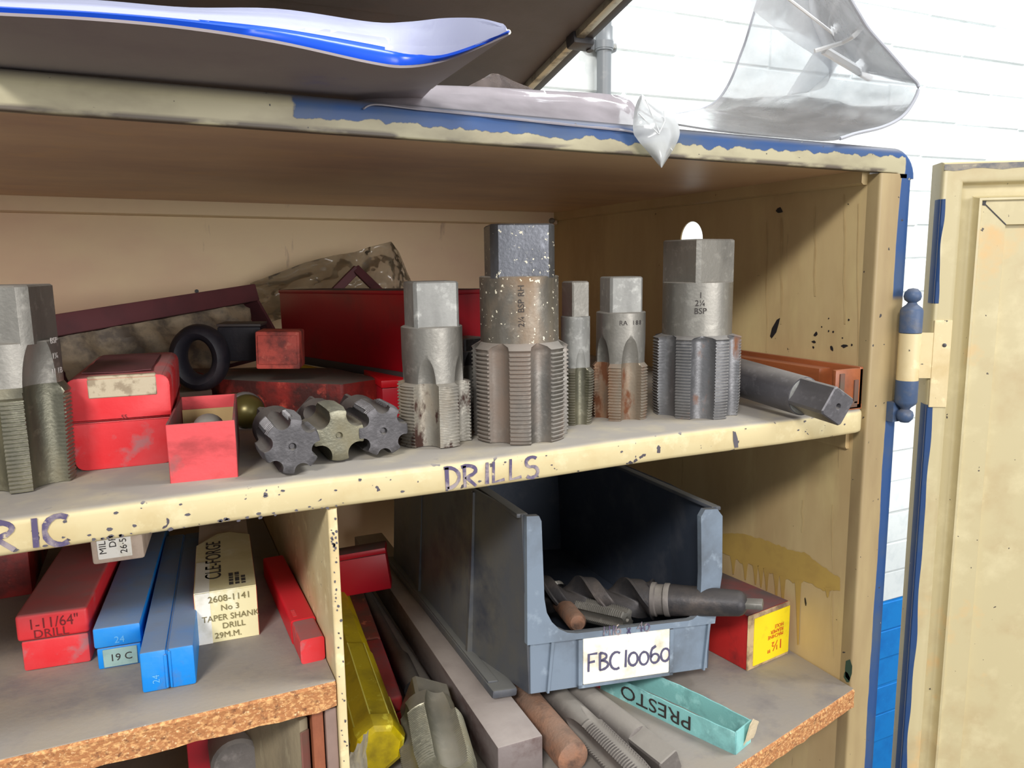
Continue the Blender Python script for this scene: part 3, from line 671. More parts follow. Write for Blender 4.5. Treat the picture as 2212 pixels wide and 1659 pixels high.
# ================================================================ TAPS
def rad_fn(Rt, Lth, Rs, cone, nfl, rf, depth, pitch, tap_len, tap_dr, runk, land_relief=0):
    c0 = Rt - depth + rf
    def base(z, tooth):
        if z <= Lth:
            r = Rt - tap_dr * max(0, 1 - z / tap_len) if tap_len else Rt
            return r - tooth
        if z < Lth + cone: return Rt + (Rs - Rt) * (z - Lth) / cone
        return Rs
    def cd(z): return c0 if z <= Lth - .002 else c0 + runk * (z - Lth + .002) ** 2
    return base, cd, c0
def make_tap(rt_, Rt, Lth, Rs, H, sq, sqh, nfl, rf, depth, pitch=.0023, cone=.006, tap_len=.012, tap_dr=.0012, runk=14, m_th=st_land, m_sh=st_mid, m_sq=st_mid, yaw=0, sqyaw=0, tooth=None, ch=.001):
    tooth = pitch * .42 if tooth is None else tooth
    base, cd, c0 = rad_fn(Rt, Lth, Rs, cone, nfl, rf, depth, pitch, tap_len, tap_dr, runk)
    cosf = (Rt * Rt + c0 * c0 - rf * rf) / (2 * Rt * c0); fe = math.acos(max(-1, min(1, cosf))); sec = 2 * PI / nfl
    def angs(b, c):
        q_ = (b * b + c * c - rf * rf) / (2 * b * c); f_ = math.acos(q_) if q_ < 1 else .03
        f_ = max(.03, min(f_, sec * .47)); th = []
        for k in range(nfl):
            a0 = k * sec
            th += [(k, a0 + f_ * t) for t in (-1, -.93, -.8, -.62, -.42, -.2, 0, .2, .42, .62, .8, .93, 1)]
            th += [(k, a0 + f_ + (sec - 2 * f_) * t) for t in (.04, .3, .5, .7, .96)]
        return th
    zs = []; z = .0; zs.append((0, tooth))
    n = int(Lth / pitch)
    for i in range(n):
        for f, t in ((.12, 0), (.42, 0), (.60, tooth), (.94, tooth)): zs.append((i * pitch + f * pitch, t))
    zs.append((Lth, 0)); top = H - sqh
    m_ = Lth; zs.append((Lth + cone * .5, 0)); zs.append((Lth + cone, 0))
    z = Lth + cone
    run = 0
    while z < top - .0035 and z < Lth + .03: z += .0022; zs.append((z, 0))
    while z < top - .012: z += .01; zs.append((z, 0))
    zs.append((top, 0))
    def ring(z, t):
        out = []; b = base(z, t); c = cd(z)
        for k, a in angs(b, c):
            ph = (a - k * sec + PI) % (2 * PI) - PI; r = b; s_ = rf * rf - (c * math.sin(ph)) ** 2
            if s_ > 0 and abs(ph) <= sec / 2:
                f = c * math.cos(ph) - math.sqrt(s_)
                if f < r: r = f
            out.append((r * math.cos(a + yaw), r * math.sin(a + yaw), z, r, a))
        return out
    R0 = [ring(z, t) for z, t in zs]
    ksp = next(i for i, (z, t) in enumerate(zs) if z >= Lth + cone - 1e-9)
    rr = Rt - depth
    A_ = [p[4] + yaw for p in R0[0]]
    low = [[(.0014 * math.cos(a), .0014 * math.sin(a), .002) for a in A_], [(.0022 * math.cos(a), .0022 * math.sin(a), 0) for a in A_],
           [(min(p[3] * .97, rr * .93) * math.cos(a), min(p[3] * .97, rr * .93) * math.sin(a), 0) for p, a in zip(R0[0], A_)]]
    body = low + [[p[:3] for p in r] for r in R0[:ksp + 1]]
    obj('threaded_body', loft(body), m_th, rt_, smooth=28)
    sh = [[p[:3] for p in r] for r in R0[ksp:]]
    sh.append([(p[0] * .96, p[1] * .96, top + .0006) for p in R0[-1]])
    obj('shank', loft(sh), m_sh, rt_, smooth=35)
    # squared end with rounded corners
    hs = sq / 2; Rc = min(Rs, hs * 1.32); sr = []
    ca = math.acos(min(1, hs / Rc))
    for q in range(4):
        a0 = q * PI / 2 + sqyaw
        for t in (-ca, 0, ca): sr.append((a0 + t, hs / math.cos(t)))
        rem = PI / 4 - ca
        for t in (.5, 1, 1.5): sr.append((a0 + ca + rem * t, Rc))
    def sring(z, k): return [(r * k * math.cos(a), r * k * math.sin(a), z) for a, r in sr]
    obj('squared_end', loft([sring(top - .0008, 1), sring(H - ch, 1), sring(H, 1 - ch / hs)]), m_sq, rt_, smooth=25)
    return rt_
def tap_at(px, py, label, z=0, rx=0, ry=0):
    p = at(px, py, 2, z); return root('hand_tap', label, 'tap', p, (rx, ry, 0))
# positions: the front-most foot of each tap, moved back by its radius
def stand(px, py, Rt, label, rot=(0, 0, 0)):
    p = at(px, py, 2, 0); d = ray(px, py); d.z = 0; d.normalize(); q = p + d * Rt * .97; q.z = 0
    return root('hand_tap', label, 'tap', q, rot)
yc = math.atan2(ray(1, 1).y, ray(1, 1).x)
def face(px): d = ray(px, 900); return math.atan2(-d.y, -d.x)    # angle pointing back at the camera
t = stand(54, 1064, .0275, 'large steel hand tap standing cut off by the left frame edge')
make_tap(t, .0285, .052, .0252, .1115, .0400, .031, 5, .0125, .0105, pitch=.0023, cone=.005, tap_len=.05, tap_dr=.0018, runk=6, m_th=st_olive, m_sh=st_mid, m_sq=st_mid, yaw=face(50) + .58, sqyaw=face(50) - .42)
for i_, s_ in enumerate(('BSP', '1¼', '11 1B')):
    a_ = face(54) + 1.02; tt = text('stamping', s_, .0046, mat('bright_stamp', L(190, 184, 180), .5), t, (.0254 * math.cos(a_), .0254 * math.sin(a_), .079 - .0085 * i_), ext=.0001, al='CENTER'); tt.rotation_euler = (PI / 2, 0, a_ + PI / 2)
t = stand(940, 967, .0228, 'steel hand tap with rust-caked flutes, standing just left of the biggest tap')
make_tap(t, .0254, .0405, .0206, .1085, .0305, .030, 5, .0080, .0085, pitch=.00225, cone=.0015, tap_len=.001, tap_dr=0.0, runk=9, m_th=st_rust, m_sh=st_mid, m_sq=st_bright, yaw=face(950) - .20, sqyaw=face(950) + .27)
t = stand(1125, 962, .0335, 'biggest hand tap, brown stained with pale paint specks, standing upright mid shelf')
make_tap(t, .0338, .063, .0272, .1450, .0430, .0345, 7, .0078, .0075, pitch=.0028, cone=.004, tap_len=.003, tap_dr=.001, runk=60, m_th=st_land, m_sh=st_brown, m_sq=steel('steel_blued', L(104, 106, 112), .38, .8, speck=.66, dust=.3), yaw=face(1125) + .449, sqyaw=face(1125) + .16)
tt = text('stamping', '2¼ BSP RH', .0058, ink_blk, t, (0, 0, 0), ext=.0001)
a_ = face(1125) + .12; tt.location = (.0273 * math.cos(a_), .0273 * math.sin(a_), .078); tt.rotation_euler = (PI / 2, -PI / 2, a_ + PI / 2)
t = stand(1243, 922, .0138, 'slim hand tap half hidden behind the right side of the biggest tap')
make_tap(t, .0140, .040, .0108, .1060, .0150, .026, 4, .0052, .0062, pitch=.002, cone=.003, tap_len=.03, tap_dr=.0018, runk=8, m_th=st_olive, m_sh=st_bright, m_sq=st_mid, yaw=face(1243) + .4, sqyaw=face(1243) + .62)
t = stand(1339, 912, .0212, 'hand tap with orange-brown rusty threads and bright ground square end')
make_tap(t, .0217, .0410, .0188, .1085, .0258, .027, 5, .0080, .0085, pitch=.00225, cone=.003, tap_len=.008, tap_dr=.0008, runk=9, m_th=st_orange, m_sh=st_mid, m_sq=st_bright, yaw=face(1342) + .43, sqyaw=face(1342) + .36)
for i_, s_ in enumerate('RA 188'):
    if s_ == ' ': continue
    a_ = face(1345) + .02 + .17 * i_; tt = text('stamping', s_, .0048, ink_blk, t, (.01885 * math.cos(a_), .01885 * math.sin(a_), .073), ext=.0001, al='CENTER'); tt.rotation_euler = (PI / 2, 0, a_ + PI / 2)
t = stand(1500, 908, .0345, 'large grey hand tap standing below the round hole in the cabinet side')
make_tap(t, .0343, .061, .0268, .1355, .0405, .0325, 7, .0098, .0080, pitch=.0023, cone=.0022, tap_len=.014, tap_dr=.0012, runk=70, m_th=steel('steel_grey_thread', L(128, 128, 130), .42, .75, rust=(L(130, 84, 56), .62, 30)), m_sh=st_mid, m_sq=st_mid, yaw=face(1500) + .17, sqyaw=face(1500) + .80)
bigt6 = t
tt = text('stamping', '1\n2¼\nBSP', .0062, ink_blk, t, (.0, 0, 0), ext=.0001, al='CENTER')
a_ = face(1515) + .1; tt.location = (.0270 * math.cos(a_), .0270 * math.sin(a_), .092); tt.rotation_euler = (PI / 2, 0, a_ + PI / 2)
# small dark tap behind, between the first two
t = stand(1012, 925, .016, 'small dark tap standing behind, between the rusty tap and the biggest tap')
make_tap(t, .0165, .042, .0135, .066, .019, .010, 6, .005, .006, pitch=.0019, cone=.004, m_th=st_mid, m_sh=st_dark, m_sq=st_dark, yaw=.3, sqyaw=.3)

# three taps lying with their ends towards us
def lying(name, px, py, z, Rt, label, vpx, pitch_up, cat='tap', roll=0):
    p = at(px, py, 2, z); y = yawvp(vpx); d = Vector((-math.sin(y) * math.cos(pitch_up), math.cos(y) * math.cos(pitch_up), math.sin(pitch_up)))
    q = d.to_track_quat('Z', 'Y') @ Quaternion((0, 0, 1), roll); return root(name, label, cat, p, q)
gl3 = 'taps lying on the upper shelf'
t = lying('hand_tap', 632, 965, .0178, .0168, 'fluted tap lying end-on beside the open red card box', 300, -.01, roll=.2)
make_tap(t, .0172, .030, .0140, .085, .019, .02, 6, .0048, .0062, pitch=.0021, cone=.006, tap_len=.009, tap_dr=.0014, runk=10, m_th=st_dark, m_sh=st_dark, m_sq=st_dark, tooth=.0007)
t = lying('hand_tap', 733, 941, .0172, .0165, 'four-fluted tap with bronze-grey end, lying in the middle of three', 300, -.01, roll=.78)
make_tap(t, .0170, .034, .0140, .085, .019, .02, 4, .0072, .0072, pitch=.0018, cone=.006, tap_len=.009, tap_dr=.0014, runk=10, m_th=st_olive, m_sh=st_dark, m_sq=st_dark, tooth=.0007)
t = lying('hand_tap', 829, 931, .0172, .0165, 'fluted tap lying end-on against the foot of the rusty tap', 300, -.01, roll=.52)
make_tap(t, .0170, .032, .0140, .085, .019, .02, 6, .0046, .0060, pitch=.0021, cone=.006, tap_len=.009, tap_dr=.0014, runk=10, m_th=st_dark, m_sh=st_dark, m_sq=st_dark, tooth=.0007)
# big lying tap on the right, square end towards us
p0 = at(1811, 878, 1, -.040); p1 = at(1622, 822, 2, .0215)
dd = (p0 - p1); Ls = dd.length
t = root('hand_tap', 'large grey tap lying at the right end, square end poking over the shelf edge', 'tap', p1, dd.to_track_quat('Z', 'Y') @ Quaternion((0, 0, 1), 1.02))
m_lg = steel('steel_grey_shank', L(112, 110, 114), .5, .6, dust=.5)
obj('shank', lathe([(.0155, -.06), (.0155, -.004), (.0150, Ls - .036), (.0148, Ls - .034)], 40), m_lg, t)
hs = .0112; Rc = .0146; sr = []; ca = math.acos(hs / Rc)
for q in range(4):
    for k in (-ca, 0, ca): sr.append((q * PI / 2 + k, hs / math.cos(k)))
    for k in (.5, 1, 1.5): sr.append((q * PI / 2 + ca + (PI / 4 - ca) * k, Rc))
sg = lambda z, k: [(r * k * math.cos(a), r * k * math.sin(a), z) for a, r in sr]
cr = lambda r, z: [(r * math.cos(a), r * math.sin(a), z) for a, _ in sr]
obj('squared_end', loft([sg(Ls - .036, 1), sg(Ls - .001, 1), sg(Ls, .93), cr(.0024, Ls), cr(.0016, Ls - .003)]), m_lg, t, smooth=25)
obj('neck', lathe([(.0148, Ls - .0345), (.0120, Ls - .0330), (.0110, Ls - .0330)], 40, False), st_bright, t)
# wooden box behind it
wl = at(1858, 884, 2, 0); wq = at(1610, 800, 2, 0)
wb = root('wooden_box', 'orange varnished wooden instrument box lying against the side wall', 'box', (-.032, .004, 0), (0, 0, .0))
obj('tray', merge(box(0, .030, 0, .004, 0, .033, .0008), box(0, .004, .0, .16, 0, .006, .0005), box(.026, .030, .0, .16, 0, .034, .0008), box(0, .03, .156, .16, 0, .034, .0008), box(0, .03, 0, .16, 0, .004)), wood_o, wb)
obj('inner_block', box(.014, .027, .030, .155, .003, .030, .001), wood_o, wb)
obj('front_cleat', merge(box(.004, .024, -.0012, .0005, .002, .007, .0004), box(.004, .009, -.0012, .0005, .005, .030, .0004), box(.020, .0245, -.0012, .0005, .005, .024, .0004)), dusty_r, wb)

# ================================================================ UPPER SHELF BOXES
def place(name, label, cat, BLp, BRp, z, yaw=None, group=None):
    P = at(*BLp, 2, z); Q = at(*BRp, 2, z); ya = math.atan2((Q - P).y, (Q - P).x) if yaw is None else yaw
    d = ray(*BRp); u = Vector((math.cos(ya), math.sin(ya)))
    # width: intersect the right-hand sight line with the front line
    dx = Vector((d.x, d.y)); rel = P.xy - CO.xy; den = u.x * dx.y - u.y * dx.x
    wdt = -(rel.x * dx.y - rel.y * dx.x) / den
    return root(name, label, cat, P, (0, 0, ya), group), wdt, P, ya
def hpx(P, px, py): # height above P of sight line px,py, on the vertical line through P
    d = ray(px, py); n = math.hypot(d.x, d.y); k = (P.xy - CO.xy).length / n; return CO.z + d.z * k - P.z
b, W, P, ya = place('tool_box', 'big rounded red plastic box with a worn clear label, number 55 on its seam', 'box', (163, 1020), (372, 1000), 0)
W = W + .0015; H = hpx(P, 150, 818); hs_ = H * .52
obj('base', prism(rounded([(0, 0), (W, 0), (W, hs_), (0, hs_)], [.007, .007, .0006, .0006]), 1, 0, .13, .0009), red_pl, b)
obj('lid', prism(rounded([(-.0006, hs_ + .0003), (W + .0006, hs_ + .0003), (W + .0012, H), (-.0012, H)], [.0006, .0006, .0075, .0075], 6), 1, -.0010, .131, .0012), red_pl, b)
obj('label_strip', merge(box(W * .2, W * .88, -.0016, .0, H - .0125, H - .0012, .0005, 1), box(W * .2, W * .88, -.0012, .004, H - .0014, H + .0004, .0005, 1), ), clear_lb, b)
text('number', '55', .0034, ink_dr, b, (W * .5, -.0014, hs_ + .0012), ext=.0001)
obj('paper_scrap', crumple(sheet([[( W * (.12 + .7 * u / 8), .012 + .10 * v / 6, H + .0012) for v in range(7)] for u in range(9)], .0005), .0006, 90), maroon, b)
b, W, P, ya = place('card_box', 'open-topped red card box holding a small steel tool', 'box', (368, 1046), (515, 1032), 0)
H = hpx(P, 362, 918); t_ = .0012; Lb = .098
obj('front_wall', box(0, W, 0, t_, 0, H, .0004, 1), red_card, b)
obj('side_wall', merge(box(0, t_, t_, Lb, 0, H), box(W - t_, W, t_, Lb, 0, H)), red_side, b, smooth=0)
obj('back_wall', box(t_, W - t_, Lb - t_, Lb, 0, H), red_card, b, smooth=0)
obj('bottom', box(t_, W - t_, t_, Lb - t_, 0, t_), teal_in, b, smooth=0)
obj('card_liner', box(t_ * 1.5, W - t_ * 1.5, Lb - .012, Lb - .011, t_, H - .007), mat('tan_card', L(184, 156, 108), .8, bump=.2), b, smooth=0)
lb = root('steel_tool', 'small dusty steel tool lying inside the open red card box', 'tool', P + Vector((math.cos(ya) * W * .55 - math.sin(ya) * .02, math.sin(ya) * W * .55 + math.cos(ya) * .02, H - .012)), (0, 0, ya))
obj('body', xf(lathe([(.007, -.014), (.0095, -.011), (.0095, .022), (.006, .028), (.006, .04)], 20), Matrix.Rotation(-PI / 2, 4, 'X')), st_dusty, lb)
obj('head', box(-.008, .008, -.014, .012, -.004, .0062, .002), st_dusty, lb)
# brass ended tool
p_ = at(536, 890, 2, .012)
br = root('brass_tool', 'small brass-coloured tool end behind the open red card box', 'tool', p_, Vector((.1, -1, .0)).to_track_quat('Z', 'Y'))
obj('body', lathe([(.008, -.05), (.011, -.02), (.013, -.004), (.0115, .006), (.006, .011), (.001, .012)], 24), brass, br)
obj('collar', lathe([(.0125, -.0125), (.0138, -.012), (.0138, -.006), (.0128, -.005)], 24), st_dark, br)
# dusty red board / box further back left
b, W, P, ya = place('flat_box', 'flat dusty box with a red front edge behind the big rounded red box', 'box', (385, 900), (462, 893), 0, yaw=.05)
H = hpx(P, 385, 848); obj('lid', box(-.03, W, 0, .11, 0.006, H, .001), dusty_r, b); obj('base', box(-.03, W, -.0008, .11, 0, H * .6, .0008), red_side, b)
# worn red long box
A1, A2, A3 = at(478, 892, 2, 0), at(742, 908, 2, 0), at(826, 892, 2, 0)
hh = .047; back = Vector((-.02, .085, 0))
b = root('long_box', 'worn dark red card box lying lengthwise behind the three lying taps', 'box', A2)
poly = [(v - A2).xy for v in (A1, A1.lerp(A2, .4) + Vector((0, -.003, 0)), A2, A3, A3 + back, A1 + back)]
hh = hpx(A2, 742, 829)
obj('body', prism([tuple(p) for p in poly], 2, 0, hh, .0022), red_old, b)
# big glossy red box lying tilted on top
q0, q1 = dep(612, 772, .80), dep(870, 816, .62); e = (q1 - q0); Hb = .80 * 144 / FL
e2 = q0 + e * 1.24; dirn = e.normalized(); up_ = Vector((0, 0, 1)); up_ = (up_ - dirn * up_.dot(dirn)).normalized(); bk = up_.cross(dirn)
mt3 = Matrix((dirn, bk, up_)).transposed()
b = root('metal_box', 'big glossy red metal box resting on the worn red box at the back', 'box', q0, mt3.to_quaternion())
LL = (e2 - q0).length
obj('body', box(0, LL, 0, .05, .004, Hb, .0012), red_deep, b); obj('base_edge', box(-.0008, LL + .001, -.0012, .051, -.003, .0045, .0008), mat('dull_grey_trim', L(72, 68, 68), .7), b)
obj('lid', box(-.0006, LL + .0006, -.0006, .0506, Hb - .003, Hb + .0006, .0008), red_deep, b)
# supports: a second red box and bits under it
b, W, P, ya = place('red_box', 'bright red plastic box peeping out left of the rusty tap', 'box', (828, 905), (1000, 905), 0, yaw=-.06)
H = hpx(P, 828, 822); obj('base', box(0, W, 0, .07, 0, H * .8, .001), red_deep, b); obj('lid', box(-.0008, W + .001, -.001, .071, H * .8, H, .001), mat('bright_red_plastic', L(206, 16, 30), .4), b)
p_ = dep(655, 795, .70)
yb = root('yellow_block', 'small yellow plastic piece wedged under the big glossy red box', 'block', p_ - Vector((.008, 0, .004)), (0, .25, -.5))
obj('block', box(0, .022, 0, .02, 0, .006, .0015), yellow_pl, yb)
# small orange red block
P = dep(553, 795, .60); b = root('small_card_box', 'small worn orange-red card box sitting on the worn long box', 'box', P, (0, .03, -.30))
obj('body', box(0, .0335, 0, .03, -.001, .0285, .0015), mat('worn_orange_card', L(190, 82, 70), .7, layers=[(L(118, 56, 50), 55, .46, .62), (L(210, 120, 100), 90, .6, .7)], bump=.4), b)
obj('end_flap', box(.002, .0315, -.0012, .0002, .003, .0255, .0005), mat('worn_orange_card', L(190, 82, 70)), b)
# navy coil and block
P = dep(432, 772, .62)
b = root('rubber_coil', 'dark navy rubber coil in the shadow at the back', 'coil', P, (PI / 2, 0, -.3))
rg = []
for i in range(41):
    a = 2 * PI * i / 40; c = Vector((math.cos(a) * .0165, math.sin(a) * .0205, 0)); n_ = Vector((math.cos(a), math.sin(a), 0))
    rg.append([c + n_ * .0065 * math.cos(2 * PI * k / 12) + Vector((0, 0, .014 * math.sin(2 * PI * k / 12))) for k in range(12)])
obj('ring', loft(rg, True, False), navy, b)
P = dep(472, 770, .63)
b = root('dark_box', 'small black box beside the small orange-red card box', 'box', P, (0, .02, -.3))
obj('body', box(0, .034, 0, .03, -.004, .024, .001), navy, b); obj('top_lid', box(-.0005, .0345, -.0005, .0305, .0242, .0265, .0006), blk_pl, b)
# maroon tray with rags
q0, q1 = dep(118, 728, .62), dep(556, 650, .80); dirn = (q1 - q0).normalized(); up_ = Vector((0, .25, 1)); up_ = (up_ - dirn * up_.dot(dirn)).normalized(); bk = up_.cross(dirn); LL = (q1 - q0).length
b = root('cardboard_tray', 'long maroon cardboard tray tipped on its side with grey rag spilling out', 'tray', q0, Matrix((dirn, bk, up_)).transposed().to_quaternion())
obj('top_wall', box(-.05, LL, -.004, .016, 0, .0175, .001), maroon, b)
obj('end_wall', prism([(LL - .003, 0), (LL + .0, 0), (LL + .016, -.047), (LL + .013, -.047)], 1, -.003, .02), maroon, b)
obj('floor_panel', box(-.05, LL, .017, .019, -.06, .016), maroon, b, smooth=0)
rg = bmesh.new()
g = []
for i in range(46):
    u = i / 45; row = []
    for jx in range(20):
        v = jx / 19; x_ = u * (LL - .012) + .03 * 0; zt = -.0005 - .055 * v
        fold = mnoise.noise(Vector((u * 9, v * 3 - u * 6, 1.3))) * .010 + abs(mnoise.noise(Vector((u * 16 + v * 5, v * 7, 4)))) * .007
        row.append((x_, .010 - .012 * v - fold - .004, zt - .012 * u * 0))
    g.append(row)
rag = root('rag', 'crumpled grey-brown rag and plastic filling the maroon tray', 'rag', q0, Matrix((dirn, bk, up_)).transposed().to_quaternion())
obj('cloth', sheet(g, .0012), cloth, rag, smooth=60)
# clear bag with maroon frame inside
g = []
tp = [(540, 612), (600, 590), (660, 567), (720, 552), (765, 545), (800, 533), (845, 522), (862, 545), (878, 585), (892, 615)]
bt = [(575, 700), (600, 690), (660, 680), (720, 675), (765, 670), (800, 665), (845, 660), (865, 660), (885, 660), (900, 660)]
for i in range(55):
    u = i / 54 * 9; k = min(8, int(u)); f = u - k
    a = (tp[k][0] + (tp[k + 1][0] - tp[k][0]) * f, tp[k][1] + (tp[k + 1][1] - tp[k][1]) * f); c = (bt[k][0] + (bt[k + 1][0] - bt[k][0]) * f, bt[k][1] + (bt[k + 1][1] - bt[k][1]) * f)
    row = []
    for jx in range(24):
        v = jx / 23; x_, y_ = a[0] + (c[0] - a[0]) * v, a[1] + (c[1] - a[1]) * v
        d_ = .87 - .02 * v + .018 * mnoise.noise(Vector((u * 1.0, v * 3.5, 2))) + .010 * abs(mnoise.noise(Vector((u * 2.6 + v * 4, v * 7, 6)))) + .004 * mnoise.noise(Vector((u * 7, v * 18, 9)))
        row.append(dep(x_, y_, d_))
    g.append(row)
pb = dep(720, 640, .87)
bag = root('clear_bag', 'crumpled clear plastic bag catching highlights behind the glossy red box', 'bag', pb)
obj('film', xf(sheet(g, .0004), Matrix.Translation(-pb)), bag_film, bag, smooth=80)
def bar(p, q, w_, h_):
    p, q = Vector(p), Vector(q); d = (q - p); ln = d.length; d.normalize(); s = Vector((0, 1, 0)); n_ = d.cross(s).normalized(); s = n_.cross(d)
    bm = box(0, ln, -w_ / 2, w_ / 2, -h_ / 2, h_ / 2, .0006, 1); return xf(bm, Matrix.Translation(p) @ Matrix((d, s, n_)).transposed().to_4x4())
fb = root('maroon_box', 'maroon card box corner inside the clear bag', 'box', dep(772, 582, .84))
o0 = dep(772, 582, .84)
obj('edge_strip', xf(bar(dep(772, 580, .84), dep(705, 648, .83), .006, .009), Matrix.Translation(-o0)), maroon, fb)
obj('edge_strip', xf(bar(dep(768, 580, .84), dep(830, 640, .83), .006, .009), Matrix.Translation(-o0)), maroon, fb)

# ================================================================ LOWER LEFT BOXES
b, W, P, ya = place('drill_box', 'dusty red two-part drill box printed 1-11/64 inch drill', 'box', (52, 1452), (200, 1437), cz0)
ya = yawvp(545); b.rotation_euler = (0, 0, ya); W = .037; H = hpx(P, 38, 1330); hs_ = H * .53
obj('base', box(0, W, 0, .24, 0, hs_, .0016), red_pl, b); obj('lid', box(-.0016, W + .0012, -.0012, .241, hs_ + .0004, H, .0022, 3), red_pl, b)
text('print', '1-11/64"', .0095, ink_dr, b, (.005, -.0014, H * .74), ext=.0001, sx=.85); text('print', 'DRILL', .0075, ink_dr, b, (.0075, -.0014, H * .58), ext=.0001)
b, W, P, ya = place('drill_box', 'small grey-dusted blue drill box numbered 24 with a pale label reading 19 C', 'box', (210, 1448), (297, 1437), cz0)
b.rotation_euler = (0, 0, yawvp(520)); W = .0262; H = hpx(P, 203, 1358); hs_ = H * .5
obj('base', box(0.0008, W - .0008, 0, .20, 0, hs_, .001), blue_pl, b); obj('lid', box(-.0004, W, -.0008, .20, hs_ + .0004, H, .0014), blue_pl, b)
obj('label_strip', box(.004, W - .003, -.0008, .0002, .001, hs_ - .001, .0003, 1), mat('green_grey_label', L(150, 178, 172), .5, layers=[(L(126, 154, 150), 60, .5, .7)]), b)
text('number', '24', .006, ink_emb, b, (W * .42, -.0009, H * .60), ext=.0001); text('print', '19 C', .0065, ink_blk, b, (.0075, -.0009, hs_ * .35), ext=.0001)
b, W, P, ya = place('drill_box', 'larger blue plastic drill box with a vertical groove, nearest the shelf edge', 'box', (308, 1499), (411, 1483), cz0)
b.rotation_euler = (0, 0, yawvp(490)); W = .0292; H = hpx(P, 300, 1412)
for x0_, x1_ in ((0, W * .46), (W * .56, W)): pass
obj('base', merge(box(0, W * .485, 0, .21, 0, H, .0014)), blue_pl, b); obj('lid', box(W * .515, W, 0, .21, 0, H, .0014), blue_pl, b)
obj('joint_rib', merge(box(W * .43, W * .495, -.0007, .001, .001, H - .003, .0005, 1), box(W * .515, W * .57, -.0009, .001, .001, H - .001, .0005, 1), box(W * .4, W * .6, .001, .209, .001, H - .0012)), blue_pl, b)
text('number', '24', .0055, ink_emb, b, (W * .33, -.0003, H * .2), rot=(PI / 2, -PI / 2, 0), ext=.0001)
# carton
b, W, P, ya = place('drill_carton', 'cream printed drill carton with red sides and clear tape, middle of the row', 'carton', (427, 1394), (557, 1376), cz0)
b.rotation_euler = (0, 0, yawvp(462)); H = hpx(P, 430, 1283); W = .0385; Lc = .105
obj('front_flap', box(0, W, -.0004, .0006, .0, H, .0002, 1), carton, b)
obj('top_panel', prism([(0, 0), (W, 0), (W, Lc), (W * .62, Lc + .012), (W * .38, Lc + .010), (0, Lc - .012)], 2, H - .0004, H + .0006), carton, b, smooth=0)
obj('side_panel', merge(box(-.0002, .0005, 0, Lc - .014, 0, H - .0002), box(W - .0005, W + .0002, 0, Lc, 0, H - .0002)), mat('red_carton_side', L(206, 50, 44), .6), b, smooth=0)
obj('inner_box', box(.0008, W - .0008, .001, .16, 0, H - .003), card_grey, b, smooth=0)
obj('tape', merge(box(.0006, .0095, -.0007, .0, .0, H), box(.0006, .0095, -.0007, .055, H + .0006, H + .0009)), carton_w, b, smooth=0)
text('print', '2608-1141', .0062, ink_old, b, (W * .56, -.0010, H * .80), al='CENTER', ext=.0001); text('print', 'No 3', .0056, ink_old, b, (W * .56, -.0010, H * .62), al='CENTER', ext=.0001)
text('print', 'TAPER SHANK', .0058, ink_old, b, (W * .56, -.0010, H * .43), al='CENTER', ext=.0001, sx=.95); text('print', 'DRILL', .0056, ink_old, b, (W * .60, -.0010, H * .26), al='CENTER', ext=.0001); text('print', '29M.M.', .0056, ink_old, b, (W * .5, -.0010, H * .08), al='CENTER', ext=.0001)
text('print', 'CLE-FORGE', .0150, ink_blk, b, (W * .44, .020, H + .0008), rot=(0, 0, PI / 2), ext=.0001, sx=1.0)
for i in range(3): text('print', ('IIIII IIII III IIIIII', 'IIII IIIIIII II IIIII', 'III IIIII IIII')[i], .0040, ink_blk, b, (W * (.64 + .1 * i), .006, H + .0008), rot=(0, 0, PI / 2), ext=.0001)
# slim bright red
b, W, P, ya = place('drill_box', 'slim bright red plastic drill box slanting beside the divider', 'box', (651, 1436), (703, 1423), cz0)
b.rotation_euler = (0, 0, yawvp(290)); H = hpx(P, 641, 1385); W = .0148
obj('base', prism(rounded([(0, 0), (W, 0), (W, H), (0, H)], .0022), 1, .0, .028), red_pl, b)
obj('sleeve', prism(rounded([(-.0006, -.0001), (W + .0006, -.0001), (W + .0006, H + .0007), (-.0006, H + .0007)], .0022), 1, .0285, .15), mat('bright_red_sleeve', L(214, 32, 44), .45, dust=(L(190, 60, 64), .3)), b)
for k in range(5): obj('ridge', box(.002 + 0 * k, .0045, .034 + k * .0022, .0348 + k * .0022, H + .0007, H + .0011), red_pl, b, smooth=0)
# hanging carton on top of boxes
P = at(200, 1222, 2, -.079); b = root('card_box', 'small white card box with typed label, stacked on the boxes under the shelf lip', 'box', P, (0, -.02, yawvp(520)))
obj('body', box(0, .0325, 0, .07, 0, .030, .002), card_grey, b); obj('label_strip', box(.004, .025, -.0006, .0004, .0035, .030, .0002, 1), white_lb, b)
text('print', 'MIL', .0062, ink_blk, b, (.0095, -.0008, .0070), rot=(PI / 2, -PI / 2, 0), ext=.0001); text('print', 'DR', .0062, ink_blk, b, (.0158, -.0008, .0110), rot=(PI / 2, -PI / 2, 0), ext=.0001); text('print', '26·5', .0062, ink_blk, b, (.0222, -.0008, .0060), rot=(PI / 2, -PI / 2, 0), ext=.0001)
# red box behind left
P = at(-30, 1300, 2, cz0)
b = root('red_box', 'dark red box in shadow at the far left of the chipboard shelf', 'box', P, (0, 0, .0))
obj('base', box(-.02, .03, 0, .10, 0, .035, .001), red_old, b); obj('lid', box(-.021, .031, -.001, .101, .0352, .055, .001), red_old, b)

